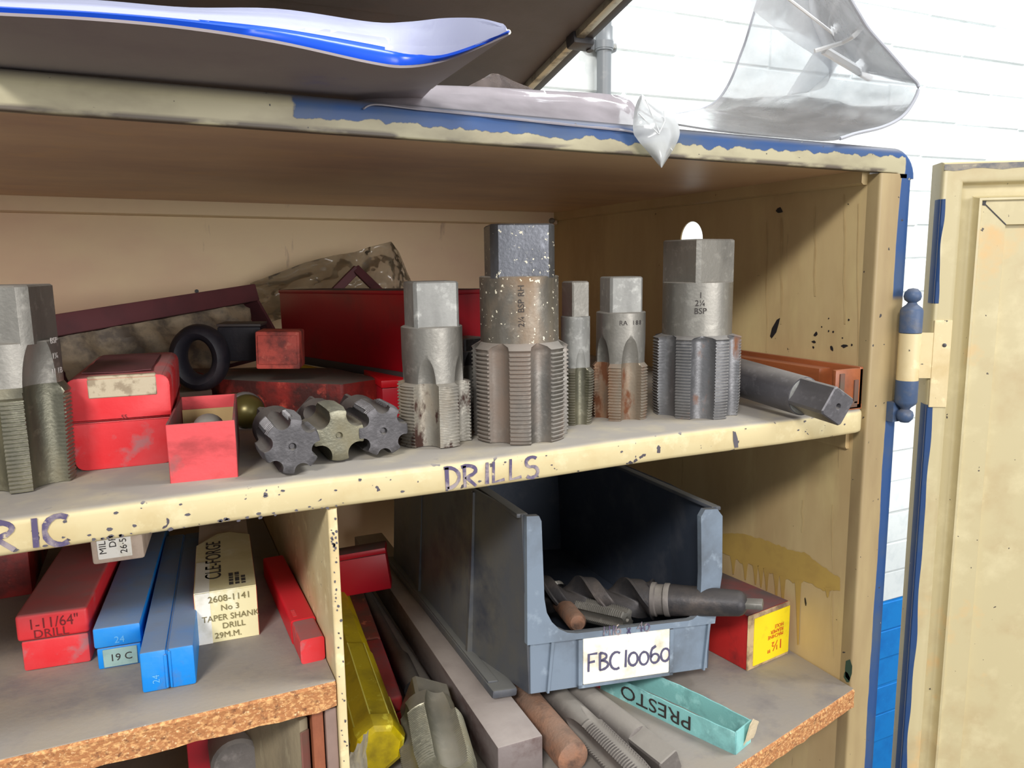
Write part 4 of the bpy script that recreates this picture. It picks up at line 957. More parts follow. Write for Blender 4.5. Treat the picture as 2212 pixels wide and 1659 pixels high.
# under the left board
zf = -.31
fl = root('chipboard_shelf', 'lowest dark board in the shadow under the left chipboard shelf', 'shelf', (-.7, 0, zf))
obj('board', box(-.25, .267, .0, .46, -.018, 0, .0005), chip_top, fl)
q = at(610, 1600, 1, .03)
b = root('wooden_block', 'grey weathered wooden block standing under the left shelf next to the divider', 'block', (at(668, 1600, 1, .012).x, .012, zf), (0, 0, .42))
obj('block', box(-.006, .0, 0, .075, 0, .1595, .001), wood_dark, b); obj('face', box(-.0061, .0001, -.0008, .0005, 0, .152, .0006, 1), dusty_r, b)
b = root('timber_strip', 'reddish timber strip standing against the divider', 'timber', (at(700, 1620, 1, .006).x - .0062, .006, zf))
obj('strip', box(0, .0068, 0, .03, 0, .1655, .0006), wood_red, b)
b = root('panel_strip', 'brown painted strip between the timber and the divider', 'panel', (-.4402, .004, zf))
obj('strip', box(.0012, .0080, 0, .03, 0, .1655, .0005), mat('taupe_paint', L(142, 118, 108), .6, layers=[(L(120, 98, 88), 20, .4, .7)]), b)
b = root('red_box', 'dark red box standing under the left chipboard shelf', 'box', (at(405, 1640, 1, .09).x, .09, zf), (0, 0, -.05))
obj('body', box(0, .036, 0, .08, 0, .137, .0015), red_deep, b); obj('lid', box(-.0008, .0368, -.0008, .081, .1372, .1425, .0012), red_deep, b)
b = root('round_bar', 'dark round bar end beside the red box under the left shelf', 'bar', (at(512, 1650, 1, .06).x, .06, -.2), (-PI / 2, 0, 0))
obj('bar', lathe([(.0005, 0), (.014, 0), (.016, .002), (.016, .2)], 24), st_dusty, b)

# ================================================================ LOWER RIGHT
# bin
Bp = Vector((-.277, .055, -.2035)); broll = math.radians(6.6)
bn = root('storage_bin', 'open-fronted grey plastic storage bin with a handwritten part-number label', 'bin', Bp, (0, broll, math.radians(-.5)))
W = .1675; h1 = .0465; HB = .1405; LB = .30; ox = .0185
def xo(z): return .0045 * z / HB       # outward flare
def wall_pts(side):
    s = -1 if side == 0 else 1; x0 = 0 if side == 0 else W
    foot = [(0, 0), (ox, .070), (ox + .002, .075), (ox + .002, LB)]
    cols = [0, .05, .10, .139]
    g = []
    for (o_, y_) in foot:
        g.append([(x0 + s * (o_ * (1 - .55 * (z / HB)) + xo(z)), y_, z) for z in (0, .046, .092, HB)])
    return g
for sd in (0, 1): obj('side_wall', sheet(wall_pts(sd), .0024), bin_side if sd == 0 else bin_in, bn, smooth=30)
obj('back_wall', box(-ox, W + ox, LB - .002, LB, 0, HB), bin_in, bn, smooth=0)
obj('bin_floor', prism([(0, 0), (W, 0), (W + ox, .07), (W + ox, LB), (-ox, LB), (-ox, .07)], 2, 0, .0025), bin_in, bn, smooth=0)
obj('front_panel', merge(box(0, W, -.001, .0015, 0, h1, .0004, 1)), bin_grey, bn, smooth=0)
# face frame: U-shaped flange with filleted inner corners
aw, bw = .0105, .0175; fz = h1 + .001
outer = [(-.004, h1 - .005), (W + .004, h1 - .005), (W + .010, HB * .6), (W + .0085, HB - .006), (W + .003, HB)]
inner = [(W - bw + .008, HB)] + [(W - bw + .004, HB - .006), (W - bw + .006, h1 + .04)] + [(W - bw + .006 - .012 * (1 - math.cos(a)), h1 + .012 - .012 * math.sin(a) + .0) for a in (.3, .8, 1.2, PI / 2)]
innl = [(aw + .028 - .028 * math.sin(a), h1 + .030 - .030 * math.cos(a)) for a in (0, .3, .6, .9, 1.2, PI / 2)] + [(aw - .002, HB - .004), (aw - .004, HB)]
poly = outer + inner + innl + [(-.0035, HB)]
def tri_prism(poly, y0_, y1_):
    bm = bmesh.new(); A = [bm.verts.new((u, y0_, v)) for u, v in poly]; f = bm.faces.new(A); ret = bmesh.ops.extrude_face_region(bm, geom=[f]); vs = [g_ for g_ in ret['geom'] if isinstance(g_, bmesh.types.BMVert)]
    bmesh.ops.translate(bm, vec=(0, y1_ - y0_, 0), verts=vs); bmesh.ops.triangulate(bm, faces=[f_ for f_ in bm.faces if len(f_.verts) > 4]); return bm
obj('front_lip', tri_prism(poly, -.0045, .0005), bin_grey, bn, smooth=20)
for x_ in (-.0045, W + .0065): obj('bin_rim', xf(box(-.0045, .0050, 0, LB - .006, -.003, .0005, .001), Matrix.Translation((x_, .001, HB))), bin_side, bn)
rib = bmesh.new()
def rib_at(y_, w_):
    b_ = bmesh.new(); V = []
    for z, e_ in ((.002, .0058), (.07, .0036), (HB - .002, .0030)):
        xw = -(ox * (1 - .55 * (z / HB)) + xo(z)); V.append([b_.verts.new((xw + .001, y_ - w_ / 2, z)), b_.verts.new((xw - e_, y_ - w_ / 2, z)), b_.verts.new((xw - e_, y_ + w_ / 2, z)), b_.verts.new((xw + .001, y_ + w_ / 2, z))])
    for a, c in zip(V, V[1:]):
        for k in range(4): b_.faces.new((a[k], a[(k + 1) % 4], c[(k + 1) % 4], c[k]))
    return b_
for y_, w_ in ((.072, .004), (.205, .004)): obj('rib', rib_at(y_, w_), bin_side, bn, smooth=0)
obj('foot_rail', merge(box(-.0275, -.0065, .008, LB + .01, -.0055, .0015, .002), box(-.0265, -.0175, .02, LB, .0008, .0030, .001)), bin_side, bn)
obj('foot_rail', box(W - .024, W - .004, .012, LB, -.0068, .001, .002), bin_grey, bn)
obj('label_holder', merge(box(.040, .0435, -.0042, -.0006, .0005, h1 - .006), box(.126, .1295, -.0042, -.0006, .0005, h1 - .006), box(.040, .1295, -.0042, -.0006, .0005, .003)), bin_grey, bn, smooth=0)
for xx in (.013, W - .006): obj('corner_rib', prism([(xx, .0), (xx + .0018, .0), (xx + .0105 - .004, h1 - .005), (xx + .008 - .004, h1 - .005)], 1, -.0034, .0), bin_grey, bn, smooth=0)
lbp = obj('label_card', xf(box(0, .0815, -.0036, -.0026, 0, .0385, .0006, 1), Matrix.Translation((.0445, 0, .0030))), white_lb, bn, smooth=0)
obj('label_sleeve', box(.044, .1265, -.0024, -.0012, .003, h1 - .004), mat('blue_film', L(132, 148, 176), .3), bn, smooth=0)
obj('lettering', strokes([[(p[0], p[1]) for p in l] for l in scrawl('FBC10060', .0145, .72)], .0019), mat('grey_marker', L(88, 84, 110), .5), bn, loc=(.0475, -.0038, .0130), smooth=0, label='handwritten part number FBC10060')
obj('lettering', strokes(scrawl('M16 x 40', .008, .8), .0012), ink, bn, loc=(.0620, -.0050, h1 - .0045), rot=(0, 0, 0), smooth=0, label='faint marker writing M16 x 40 on the lip')
for o_ in bn.children:
    for v in o_.data.vertices: v.co.x -= .115 * max(0, v.co.z + o_.location.z)
# morse taper twist drill in the bin
d0, d1 = at(1640, 1305, 1, .020), at(1190, 1284, 1, .150)
ax = (d1 - d0); LD = ax.length
td = root('twist_drill', 'big black taper-shank twist drill lying across the storage bin', 'drill', d0, ax.to_track_quat('Z', 'Y'))
obj('tang', merge(box(-.0060, .0060, -.0026, .0026, -.003, .013, .0010)), st_mid, td, label='bright steel tang')
obj('shank', lathe([(.0001, .009), (.0058, .010), (.0092, .013), (.0104, .016), (.0134, .072)], 32), drill_blk, td)
obj('collar', lathe([(.0134, .0715), (.0140, .0725), (.0140, .076), (.0128, .077), (.0128, .083), (.0144, .084), (.0144, .088)], 32, False), st_dusty, td)
rings = []; nz_ = 110; z0_ = .087; z1_ = LD + .05
for i in range(nz_ + 1):
    z = z0_ + (z1_ - z0_) * i / nz_; tw = (z - z0_) / .052 * PI * 2 * .62; fade = min(1, (z - z0_) / .012); rg = []
    for k in range(64):
        a0_ = 2 * PI * k / 64; a = a0_ + tw; p_ = (a0_ % PI) / PI
        if p_ < .34: r = .0174 - (.0009 if p_ > .07 else 0)
        else: r = .0172 - .0128 * fade * (math.sin(PI * (p_ - .34) / .66) ** .65)
        rg.append((r * math.cos(a), r * math.sin(a), z))
    rings.append(rg)
obj('fluted_body', loft(rings), drill_blk, td, smooth=24)
# other pieces in the bin
def rod(name, label, cat, pA, pB, prof, mt_, roll=0, part='shank', n=28):
    ax = pB - pA; r_ = root(name, label, cat, pA, ax.to_track_quat('Z', 'Y') @ Quaternion((0, 0, 1), roll)); obj(part, lathe(prof, n), mt_, r_); return r_, ax.length
rod('round_bar', 'short rust-brown round bar in the storage bin', 'bar', at(1248, 1346, 1, .082), at(1205, 1295, 1, .16), [(.0001, 0), (.006, 0), (.0078, .003), (.0082, .09)], rod_rust)
t = root('hand_tap', 'threaded tap lying in the bin below the big twist drill', 'tap', at(1355, 1338, 1, .075), (at(1240, 1312, 1, .13) - at(1355, 1338, 1, .075)).to_track_quat('Z', 'Y'))
make_tap(t, .0100, .052, .0085, .085, .012, .014, 4, .004, .0045, pitch=.002, cone=.004, m_th=st_mid, m_sh=st_dark, m_sq=st_dark, tooth=.0009)
t = root('small_tap', 'small threaded tap poking up behind the twist drill in the bin', 'tap', at(1195, 1265, 1, .15), Vector((.4, .5, -.3)).to_track_quat('Z', 'Y'))
make_tap(t, .0058, .026, .0045, .05, .007, .01, 4, .0024, .0025, pitch=.0018, cone=.002, m_th=st_mid, m_sh=st_dark, m_sq=st_dark, tooth=.0008)
# red and yellow box
b, W, P, ya = place('tool_carton', 'old red carton with a yellow end label, against the side wall', 'carton', (1612, 1450), (1706, 1409), z2)
b.rotation_euler = (0, 0, ya); H = hpx(P, 1606, 1330); Lq = .10
W = min(W, .066)
obj('body', box(0, W - .0035, .0005, Lq, 0, H, .0015), mat('red_carton', L(186, 34, 32), .6, layers=[(L(120, 30, 30), 30, .52, .72), (L(220, 200, 180), 120, .72, .76)], bump=.15, dust=(L(98, 84, 84), 1)), b)
obj('end_flap', box(-.0004, W - .0035, -.001, .0006, 0, H, .0008, 1), mat('worn_card_edge', L(190, 164, 122), .8, layers=[(L(120, 96, 76), 60, .45, .65)], bump=.4), b)
obj('label_panel', box(.0070, W - .0045, -.0016, -.0004, .003, H - .004, .0002, 1), yellow_lb, b, smooth=0)
text('print', '1½"', .0125, ink_red, b, (W * .78, -.0018, H * .36), rot=(PI / 2, PI, 0), ext=.0001)
for i, s in enumerate(('MACHINE', 'REAMER', 'HOLE')): text('print', s, .0048, ink_red, b, (W * .78, -.0018, H * (.50 + .085 * i)), rot=(PI / 2, PI, 0), ext=.0001)
# square bar
TL, TR = at(1075, 1616, 2, -.2095), at(1177, 1607, 2, -.2095)
yb_ = -yawvp(365); yaw_b = yawvp(372)
b = root('square_bar', 'heavy dull square steel bar under the left foot of the storage bin', 'bar', (TL.x, TL.y, z2), (0, 0, yaw_b))
obj('bar', box(0, .0345, 0, .46, .0003, .0305, .0012), bar_mat, b)
# rods under the bin
rod('round_bar', 'rust-brown round bar with a pale machined end, right of the square bar', 'bar', at(1240, 1640, 2, z2 + .0135), at(1130, 1500, 2, z2 + .0135) + Vector((-.0, .10, 0)), [(.0001, .0), (.0085, 0), (.0118, .0015), (.0122, .004), (.0122, .26)], rod_rust)
t, _ = root('hand_tap', 'long tap with bright worn threads, second from right under the bin', 'tap', at(1385, 1690, 2, z2 + .012)), 0
v_ = at(1195, 1500, 2, z2 + .012) - at(1385, 1690, 2, z2 + .012)
t.rotation_mode = 'QUATERNION'; t.rotation_quaternion = v_.to_track_quat('Z', 'Y') @ Quaternion((0, 0, 1), .3)
make_tap(t, .0122, .062, .0108, .20, .014, .02, 4, .005, .0056, pitch=.0026, cone=.003, tap_len=.01, tap_dr=.001, runk=9, m_th=st_dusty, m_sh=st_dusty, m_sq=st_dusty, tooth=.0013)
pe = at(1450, 1655, 2, z2 + .0125); pf = at(1250, 1500, 2, z2 + .0125)
t = root('tool_shank', 'long grey round shank ending in a square, right of the threaded tap', 'shank', pf, (pe - pf).to_track_quat('Z', 'Y') @ Quaternion((0, 0, 1), .35)); Ls = (pe - pf).length
obj('shank', lathe([(.0115, -.06), (.0118, Ls - .037), (.0112, Ls - .034), (.009, Ls - .033)], 32), st_dusty, t)
hs = .0085; Rc = .0112; sr = []; ca = math.acos(hs / Rc)
for q in range(4):
    for k in (-ca, 0, ca): sr.append((q * PI / 2 + k, hs / math.cos(k)))
    for k in (.5, 1, 1.5): sr.append((q * PI / 2 + ca + (PI / 4 - ca) * k, Rc))
obj('squared_end', loft([sg(Ls - .036, 1), sg(Ls - .001, 1), sg(Ls, .93)]), st_dusty, t, smooth=25)
# teal tray
c0, c1 = at(1588, 1630, 2, z2), at(1290, 1483, 2, z2)
c2 = at(1632, 1592, 2, z2); u = (c1 - c0); Lt = u.length; yaw_t = math.atan2(u.y, u.x)
tt_ = root('card_tray', 'narrow open teal card tray with black lettering and torn end, near the shelf edge', 'tray', c0, (0, 0, yaw_t - PI / 2)); Wt = -(c2 - c0).length; Ht = .0175
# local +y runs back along the tray, tray width to +x (right)
Wt = .0215
def wavy(x0_, amp, h):
    g = []
    for i in range(25):
        v = i / 24; x = x0_ + amp * math.sin(PI * v) * (1 if v > 0 else 0); g.append([(x, Lt * v, z) for z in (0, h * .5, h + .0002 * math.sin(i * 1.7))])
    return sheet(g, .0011)
obj('side_wall', wavy(0, -.0015, Ht), teal, tt_, smooth=50); obj('side_wall', wavy(Wt, .004, Ht), teal, tt_, smooth=50)
obj('tray_floor', box(.0006, Wt - .0006, .001, Lt, 0, .001), teal_in, tt_, smooth=0)
obj('end_wall', box(0, Wt, -.0008, .0004, 0, Ht + .001, .0002, 1), teal, tt_, smooth=0)
tf = bmesh.new(); g = [[(Wt * (.5 + .65 * i / 6), -.001 - .004 * (j / 4), .003 + (Ht + .004) * j / 4 - .003 * abs(i - 2) * (j / 4) * .6) for j in range(5)] for i in range(7)]
obj('torn_flap', crumple(sheet(g, .0007), .0012, 160), torn, tt_)
obj('red_end', box(-.0009, .0004, Lt - .004, Lt + .02, 0, Ht * .9), red_card, tt_, smooth=0)
tx = text('print', 'PRESTO', .0165, ink_blk, tt_, (-.0026, Lt * .27, .0146), rot=(PI / 2, PI, -PI / 2), ext=.0001, sx=1.2)
# big fluted tap lower centre
pA, pB = at(958, 1700, 2, z2 + .030), at(915, 1500, 2, z2 + .0265)
t = root('hand_tap', 'large oily fluted tap lying between the yellow tube and the square bar', 'tap', pA, (pB - pA).to_track_quat('Z', 'Y') @ Quaternion((0, 0, 1), .30))
make_tap(t, .0245, .062, .0205, .112, .0300, .026, 4, .0115, .0115, pitch=.0022, cone=.004, tap_len=.012, tap_dr=.002, runk=7, m_th=st_olive, m_sh=st_olive, m_sq=st_olive, sqyaw=.1, tooth=.0009)
# yellow tube
pA = at(820, 1616, 2, z2 + .026); yy = yawvp(400)
pB = at(735, 1345, 2, z2 + .026); 
t = root('plastic_tube', 'long yellow octagonal plastic tool tube beside the divider', 'tube', pA, (pB - pA).to_track_quat('Z', 'Y') @ Quaternion((0, 0, 1), .2))
def octr(r, z, n=8, ph=.39): return [(r * math.cos(2 * PI * i / n + ph), r * math.sin(2 * PI * i / n + ph), z) for i in range(n)]
Lt2 = (pB - pA).length
obj('cap', loft([octr(.0146, -.0022), octr(.0182, 0), octr(.0195, .004), octr(.0195, .013), octr(.0186, .0135)]), yellow_pl, t, smooth=20)
obj('sleeve', loft([octr(.0180, .012), octr(.0180, Lt2 * .62)]), yellow_pl, t, smooth=20); obj('inner_tube', loft([octr(.0170, Lt2 * .60), octr(.0166, Lt2 + .1)]), yellow_pl, t, smooth=20)
obj('seam', merge(*[xf(box(-.0004, .0004, -.0004, .0004, .012, Lt2 * .62), Matrix.Translation((.0180 * math.cos(2 * PI * i / 8 + .39), .0180 * math.sin(2 * PI * i / 8 + .39), 0))) for i in range(8)]), mat('pale_yellow', L(244, 236, 120), .4), t, smooth=0)
# plastic film scrap by divider
P = at(768, 1620, 1, .03); g = [[(P.x - .008 + .016 * i / 8, .012 + .02 * i / 8 + .002 * math.sin(i * 2.1 + j), -.238 + .055 * j / 8) for j in range(9)] for i in range(9)]
o_ = root('plastic_wrap', 'scrap of crumpled clear wrap between the divider and the yellow tube', 'wrap', (P.x, .02, -.238))
obj('film', xf(crumple(sheet(g, .0004), .003, 70), Matrix.Translation(-Vector((P.x, .02, -.238)))), film('wrap_film', L(210, 200, 180), .6, .4), o_, smooth=70)
# worn red box behind yellow
pA, pB = at(868, 1502, 2, z2 + .030), at(800, 1318, 2, z2 + .030)
yr = math.atan2(-(pB - pA).x, (pB - pA).y)
b = root('worn_red_box', 'long scuffed red plastic box lying right of the yellow tube', 'box', Vector((pA.x, pA.y, z2)) - Vector((math.cos(yr), math.sin(yr), 0)) * .022, (0, 0, yr))
brn = mat('brown_grime_plastic', L(128, 62, 52), .6, layers=[(L(90, 70, 58), 24, .42, .6), (L(190, 110, 80), 90, .62, .7)], bump=.2)
obj('base', box(0, .022, 0, .27, .001, .016, .003), red_side2, b); obj('lid', box(-.0006, .0226, -.0006, .10, .0164, .030, .003, 3), red_side2, b); obj('sleeve', box(-.0006, .0226, .1005, .2706, .0164, .030, .003, 3), brn, b)
# dark taper tool between
rod('taper_tool', 'dark grey taper shank in the gap left of the square bar', 'tool', at(895, 1490, 2, z2 + .012), at(842, 1385, 2, z2 + .012), [(.0001, -.001), (.0085, 0), (.0095, .05), (.0080, .052), (.0080, .056), (.0070, .058), (.0060, .20)], st_dark)
rod('round_bar', 'long dark bar alongside the left face of the square bar', 'bar', at(985, 1590, 2, z2 + .010), at(855, 1385, 2, z2 + .010), [(.0001, 0), (.0068, 0), (.0072, .002), (.0072, .30)], st_dark)
# red box far back left behind
P = at(735, 1262, 1, .33); 
b = root('red_box', 'crimson box tilted in the shadow at the back, just right of the divider', 'box', at(846, 1272, 1, .28), (.0, .12, math.radians(162)))
obj('body', box(0, .09, -.02, 0, -.0, .0375, .0015), red_deep, b); obj('lid', box(-.0008, .0908, -.0208, .0008, .0376, .044, .0015), red_deep, b)

# ================================================================ ON TOP OF THE CABINET
# sloping dark panel
yP = .45; a0 = at(1150, 190, 1, yP); x0 = a0.x; a1 = at(1340, 0, 0, x0)
sl = (a1 - a0).normalized(); nrm = Vector((1, 0, 0)).cross(sl).normalized()   # local: x, sl, n
lowp = a0 - sl * .345
Mx = Matrix((Vector((1, 0, 0)), sl, nrm)).transposed()
b = root('sloping_panel', 'dark brown panel leaning out over the cabinet top with a pale metal edge strip', 'panel', lowp, Mx.to_quaternion())
# a straight lap joint shows across the sheet; built as two sheets
sj = (at(1262, 60, 0, x0) - lowp).length
obj('lower_sheet', box(-1.0, 0, 0, sj - .0006, -.003, .003), blk_pl, b, smooth=0); obj('upper_sheet', box(-1.0, 0, sj + .0006, .75, -.0022, .0038), blk_pl, b, smooth=0)
nside = -1 if nrm.z > 0 else 1
def zz(a_, c_): return (min(nside * a_, nside * c_), max(nside * a_, nside * c_))
z0_, z1_ = zz(.003, .011)
obj('edge_strip', box(-.019, -.009, 0, sj - .005, z0_, z1_, .001), trim_m, b); obj('edge_strip', box(-.019, -.009, sj + .012, .75, z0_, z1_, .001), trim_m, b)
obj('rubber_edge', box(-.0075, .003, 0, .75, *zz(-.003, .009), .001), blk_edge, b)
obj('clip', merge(box(-.022, .004, sj - .006, sj + .012, *zz(.002, .016), .003), xf(lathe([(.004, 0), (.004, .006)], 10), Matrix.Translation((.004, sj, z1_ if nside > 0 else z0_)))), blk_edge, b)
# folder
fz_ = .2125
def fpt(px, py, dz=0): v = at(px, py, 2, fz_ + dz); return v
fo = root('document_folder', 'dark-backed document folder with a blue edge and bulging clear pockets, lying over the cabinet front', 'folder', (-.40, 0, .212))
near = [(-60, 26), (0, 29), (200, 40), (400, 59), (600, 90), (800, 134), (880, 143), (960, 129), (1040, 98), (1098, 72)]
rear = [(-60, 134), (0, 141), (200, 160), (400, 180), (600, 196), (740, 206), (800, 203), (860, 199), (905, 194), (932, 188)]
def prow(P_, n=50):
    out = []
    for i in range(n + 1):
        u = i / n * (len(P_) - 1); k = min(len(P_) - 2, int(u)); f = u - k; f = f
        # catmull
        p0, p1, p2, p3 = P_[max(k - 1, 0)], P_[k], P_[k + 1], P_[min(k + 2, len(P_) - 1)]
        out.append(tuple(.5 * (2 * p1[c] + (p2[c] - p0[c]) * f + (2 * p0[c] - 5 * p1[c] + 4 * p2[c] - p3[c]) * f * f + (3 * p1[c] - p0[c] - 3 * p2[c] + p3[c]) * f ** 3) for c in (0, 1)))
    return out
NR, RR_ = prow(near), prow(rear); off = Vector((-.40, 0, .212)); g = []
nearw = []
for i, ((ax_, ay_), (bx_, by_)) in enumerate(zip(NR, RR_)):
    A_ = at(ax_, ay_, 2, .2135); B_ = at(bx_, by_, 2, .2125 if bx_ < 760 else .2125 + .006 * (bx_ - 760) / 170); nearw.append(A_)
    row = [A_.lerp(B_, j / 6) - off for j in range(7)]
    ext = B_ + (B_ - A_).normalized() * .06; ext.z = .216; row.append(ext - off); g.append(row)
obj('cover', sheet(g, .0016), fold_dark, fo, smooth=60, label='dark grey cover seen from below')
# blue edge and pocket layers rise from the near edge
def layer(z0_, z1_, top_px, setback, mt_, name, t=.0012):
    TP = prow(top_px); g = []
    for (A_, (tx, ty)) in zip(nearw, TP):
        y_ = A_.y + setback; T_ = at(tx, ty, 1, y_); b0 = A_ + Vector((0, .0006, .0006)); g.append([b0 - off, (b0.lerp(T_, .5) + Vector((0, -.0015, 0))) - off, T_ - off, T_ + Vector((0, .05, .001)) - off])
    obj(name, sheet(g, t), mt_, fo, smooth=70)
layer(0, 0, [(-60, 12), (0, 16), (200, 27), (400, 43), (600, 64), (800, 98), (880, 115), (950, 122), (1036, 96), (1096, 71)], .001, fold_blue, 'blue_edge')
layer(0, 0, [(-60, 4), (0, 9), (200, 20), (400, 36), (600, 52), (800, 80), (880, 88), (960, 86), (1040, 80), (1098, 68)], .004, fold_white, 'clear_pocket')
layer(0, 0, [(-60, -6), (0, 2), (200, 10), (400, 26), (600, 34), (800, 56), (880, 55), (960, 44), (1040, 43), (1086, 58)], .008, fold_white, 'clear_pocket')
layer(0, 0, [(-60, -10), (0, -4), (200, 3), (400, 19), (600, 22), (800, 50), (880, 50), (960, 42), (1035, 42), (1084, 52)], .014, fold_white, 'clear_pocket')
e_ = [at(932, 188, 2, .2195), at(985, 142, 2, .2165), at(1040, 102, 2, .215), at(1099, 69, 2, .2145)]
obj('side_piping', xf(tube(e_, .0011, 8), Matrix.Translation(-off)), mat('white_piping', L(226, 226, 216), .4), fo)
# milky polythene on top edge
g = []; off2 = Vector((-.3, .01, .21))
topc = [(742, 206), (800, 196), (900, 186), (1000, 187), (1100, 192), (1200, 198), (1300, 203), (1350, 212), (1372, 232), (1378, 262)]
botc = [(785, 236), (812, 226), (900, 236), (1000, 246), (1100, 257), (1200, 268), (1290, 277), (1340, 282), (1368, 286), (1372, 288)]
TC, BC = prow(topc, 60), prow(botc, 60)
for i, (a_, c_) in enumerate(zip(TC, BC)):
    row = []; 
    A_ = at(a_[0], a_[1], 1, .035); B_ = at(c_[0], c_[1], 1, -.0015); 
    for j in range(13):
        v = j / 12; y_ = .035 * math.cos(v * PI / 2) - .0015; p = at(a_[0] + (c_[0] - a_[0]) * v, a_[1] + (c_[1] - a_[1]) * v, 1, y_ + .0018 * mnoise.noise(Vector((i * .25, j * .5, 1))))
        row.append(p - off2)
    E_ = A_ + Vector((0, .10, -.010)); row.insert(0, E_ - off2); g.append(row)
po_ = root('polythene_sheet', 'milky crumpled polythene sheet draped along the cabinet top edge', 'sheet', off2)
obj('sheet', sheet(g, .0007), poly_film, po_, smooth=70)
# hanging corner
ol = [(1385, 204), (1372, 235), (1368, 282), (1376, 300), (1395, 322), (1429, 362)]
orr = [(1385, 204), (1412, 222), (1450, 250), (1466, 275), (1463, 305), (1429, 362)]
OL, OR_ = prow(ol, 26), prow(orr, 26); g = []
for i, (a_, c_) in enumerate(zip(OL, OR_)):
    v_ = i / 26; row = []
    for j in range(11):
        u_ = j / 10; dy = -.006 - .006 * math.sin(u_ * PI) - .004 * v_ + .0016 * mnoise.noise(Vector((u_ * 3, v_ * 4, 7))) + (.02 * max(0, .35 - v_))
        row.append(at(a_[0] + (c_[0] - a_[0]) * u_, a_[1] + (c_[1] - a_[1]) * u_, 1, dy) - off2)
    g.append(row)
obj('hanging_corner', sheet(g, .0006), flap_film, po_, smooth=70, label='bright clear corner of the sheet hanging over the rim')
def ppt(px, py, y): return at(px, py, 1, y) - off2
obj('fold_crease', merge(tube([ppt(1380, 245, -.0125), ppt(1423, 290, -.0135)], .0004, 6), tube([ppt(1394, 215, -.012), ppt(1425, 287, -.0138)], .0004, 6), tube([ppt(1423, 290, -.0138), ppt(1436, 262, -.013), ppt(1434, 240, -.012)], .0004, 6), tube([ppt(1430, 296, -.0136), ppt(1452, 325, -.0128)], .0004, 6)), mat('crease_grey', L(206, 208, 208), .3), po_)
# small folded plastic bits further back
P = at(1090, 185, 1, .16); g = []
bp_ = [(1010, 188), (1040, 172), (1062, 160), (1080, 162), (1110, 176), (1150, 192)]
BP = prow(bp_, 20)
for i, a_ in enumerate(BP): g.append([at(a_[0], a_[1], 1, .17 + .003 * math.sin(i)) - P, at(a_[0] + 4, a_[1] + 14, 1, .165) - P, at(a_[0] + 6, 200, 1, .16) - P, at(a_[0] + 6, 206, 1, .12) - P])
o_ = root('plastic_sleeve', 'small crushed clear sleeve lying in front of the sloping panel', 'sleeve', P)
obj('film', sheet(g, .0008), film('sleeve_film', L(170, 160, 158), .6, .5), o_, smooth=60)
q_ = dep(985, 172, .62); gg = [[(-.006, 0, 0), (-.006, 0, .012)], [(.003, .002, 0), (.003, .002, .012)], [(.0045, .02, 0), (.0045, .02, .014)]]
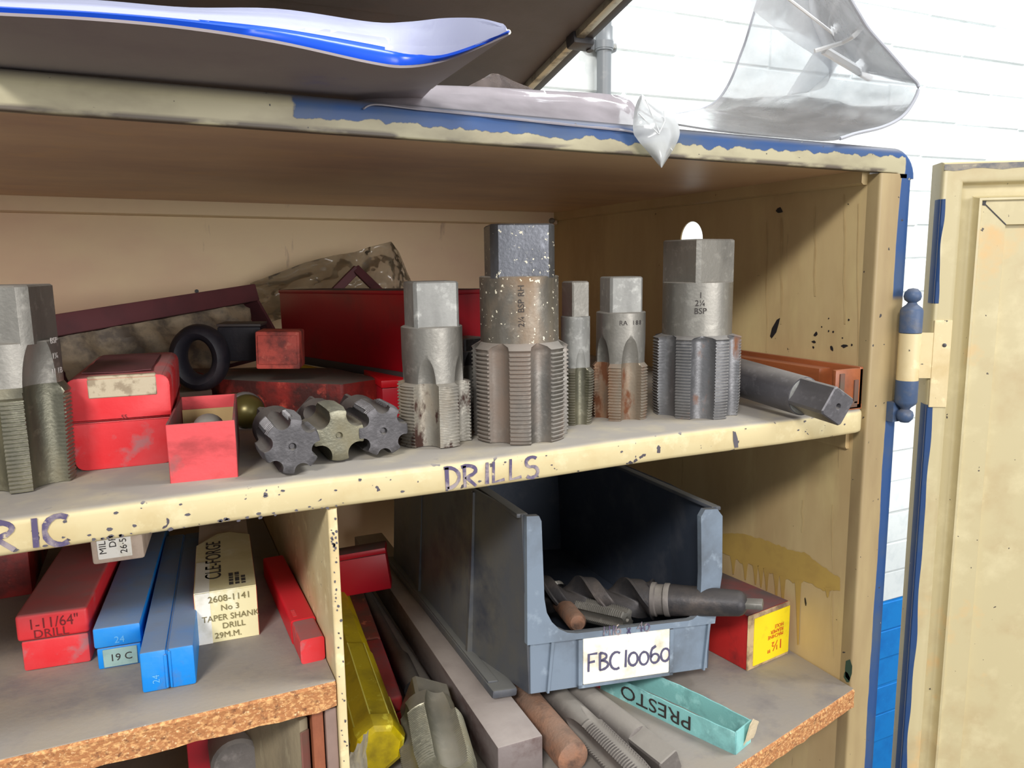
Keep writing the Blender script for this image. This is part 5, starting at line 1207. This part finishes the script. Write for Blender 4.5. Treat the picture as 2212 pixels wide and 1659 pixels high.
# curled clear tray
off3 = Vector((-.1, .02, .205))
prB = [(1420, 262), (1560, 284), (1700, 297), (1792, 303), (1850, 288), (1905, 275), (1945, 255), (1970, 225), (1984, 187), (1960, 158), (1920, 112), (1876, 62), (1850, 20), (1820, -30)]
prF = [(1380, 236), (1420, 240), (1460, 246), (1490, 241), (1520, 234), (1548, 218), (1568, 192), (1584, 160), (1598, 122), (1610, 90), (1622, 50), (1634, 10), (1642, -20), (1650, -60)]
PB_, PF_ = prow(prB, 70), prow(prF, 70); g = []
for i, (a_, c_) in enumerate(zip(PF_, PB_)):
    row = []; u_ = i / 70
    for j in range(15):
        v = j / 14; y_ = .17 + (.000 - .17) * v; y_ = y_ + .02 * u_ * (1 - v)
        if u_ < .3: y_ = (.05 * (1 - v) - .004 * v) * (1 - u_ / .3) + y_ * (u_ / .3)
        p = at(a_[0] + (c_[0] - a_[0]) * v, a_[1] + (c_[1] - a_[1]) * v, 1, y_ + .0012 * mnoise.noise(Vector((i * .2, j * .6, 3)))); row.append(p - off3)
    g.append(row)
ct = root('clear_tray', 'large scuffed clear plastic tray curling up off the right of the cabinet top', 'tray', off3)
obj('curled_sheet', sheet(g, .0012), clear_tray, ct, smooth=50)
g2 = [[p for p in row[:]] for row in g]
edge = [Vector(r[0]) for r in g]; obj('rolled_edge', tube(edge, .0012, 8), mat('clear_edge', L(176, 178, 186), .25), ct)
edge = [Vector(r[-1]) for r in g[18:]]; obj('rolled_edge', tube(edge, .0013, 8), mat('clear_edge', L(176, 178, 186), .25), ct)
# second raised compartment wall of the tray
prC = [(1570, -40), (1600, 0), (1700, 80), (1760, 120), (1790, 150), (1778, 190), (1700, 205)]
prD = [(1730, -60), (1760, -20), (1800, 20), (1850, 50), (1868, 62), (1820, 86), (1760, 110)]
PC_, PD_ = prow(prC, 24), prow(prD, 24); g = []
for i, (a_, c_) in enumerate(zip(PC_, PD_)): g.append([at(a_[0] + (c_[0] - a_[0]) * j / 6, a_[1] + (c_[1] - a_[1]) * j / 6, 1, .10 - .02 * j / 6 + .01 * math.sin(i * .3)) - off3 for j in range(7)])
obj('tray_pocket', sheet(g, .001), clear_tray, ct, smooth=50)
obj('bright_rib', merge(tube([at(1780, 108, 1, .06) - off3, at(1880, 168, 1, .06) - off3], .0035, 6), tube([at(1760, 110, 1, .06) - off3, at(1820, 92, 1, .05) - off3, at(1868, 66, 1, .03) - off3], .0018, 6), tube([at(1700, -5, 1, .08) - off3, at(1815, 84, 1, .07) - off3], .0012, 6)), mat('clear_rib', L(226, 226, 226), .25), ct)
# shared groups for repeated kinds
for o_ in list(S.objects):
    if o_.parent is None and 'category' in o_:
        n_ = o_.name.split('.')[0]
        if n_ == 'hand_tap' and o_.location.z > -.05: o_['group'] = 'hand taps on the upper metal shelf'
        elif n_ == 'drill_box': o_['group'] = 'drill boxes on the left chipboard shelf'
        elif n_ == 'chipboard_shelf': o_['group'] = 'chipboard shelves in the cabinet'
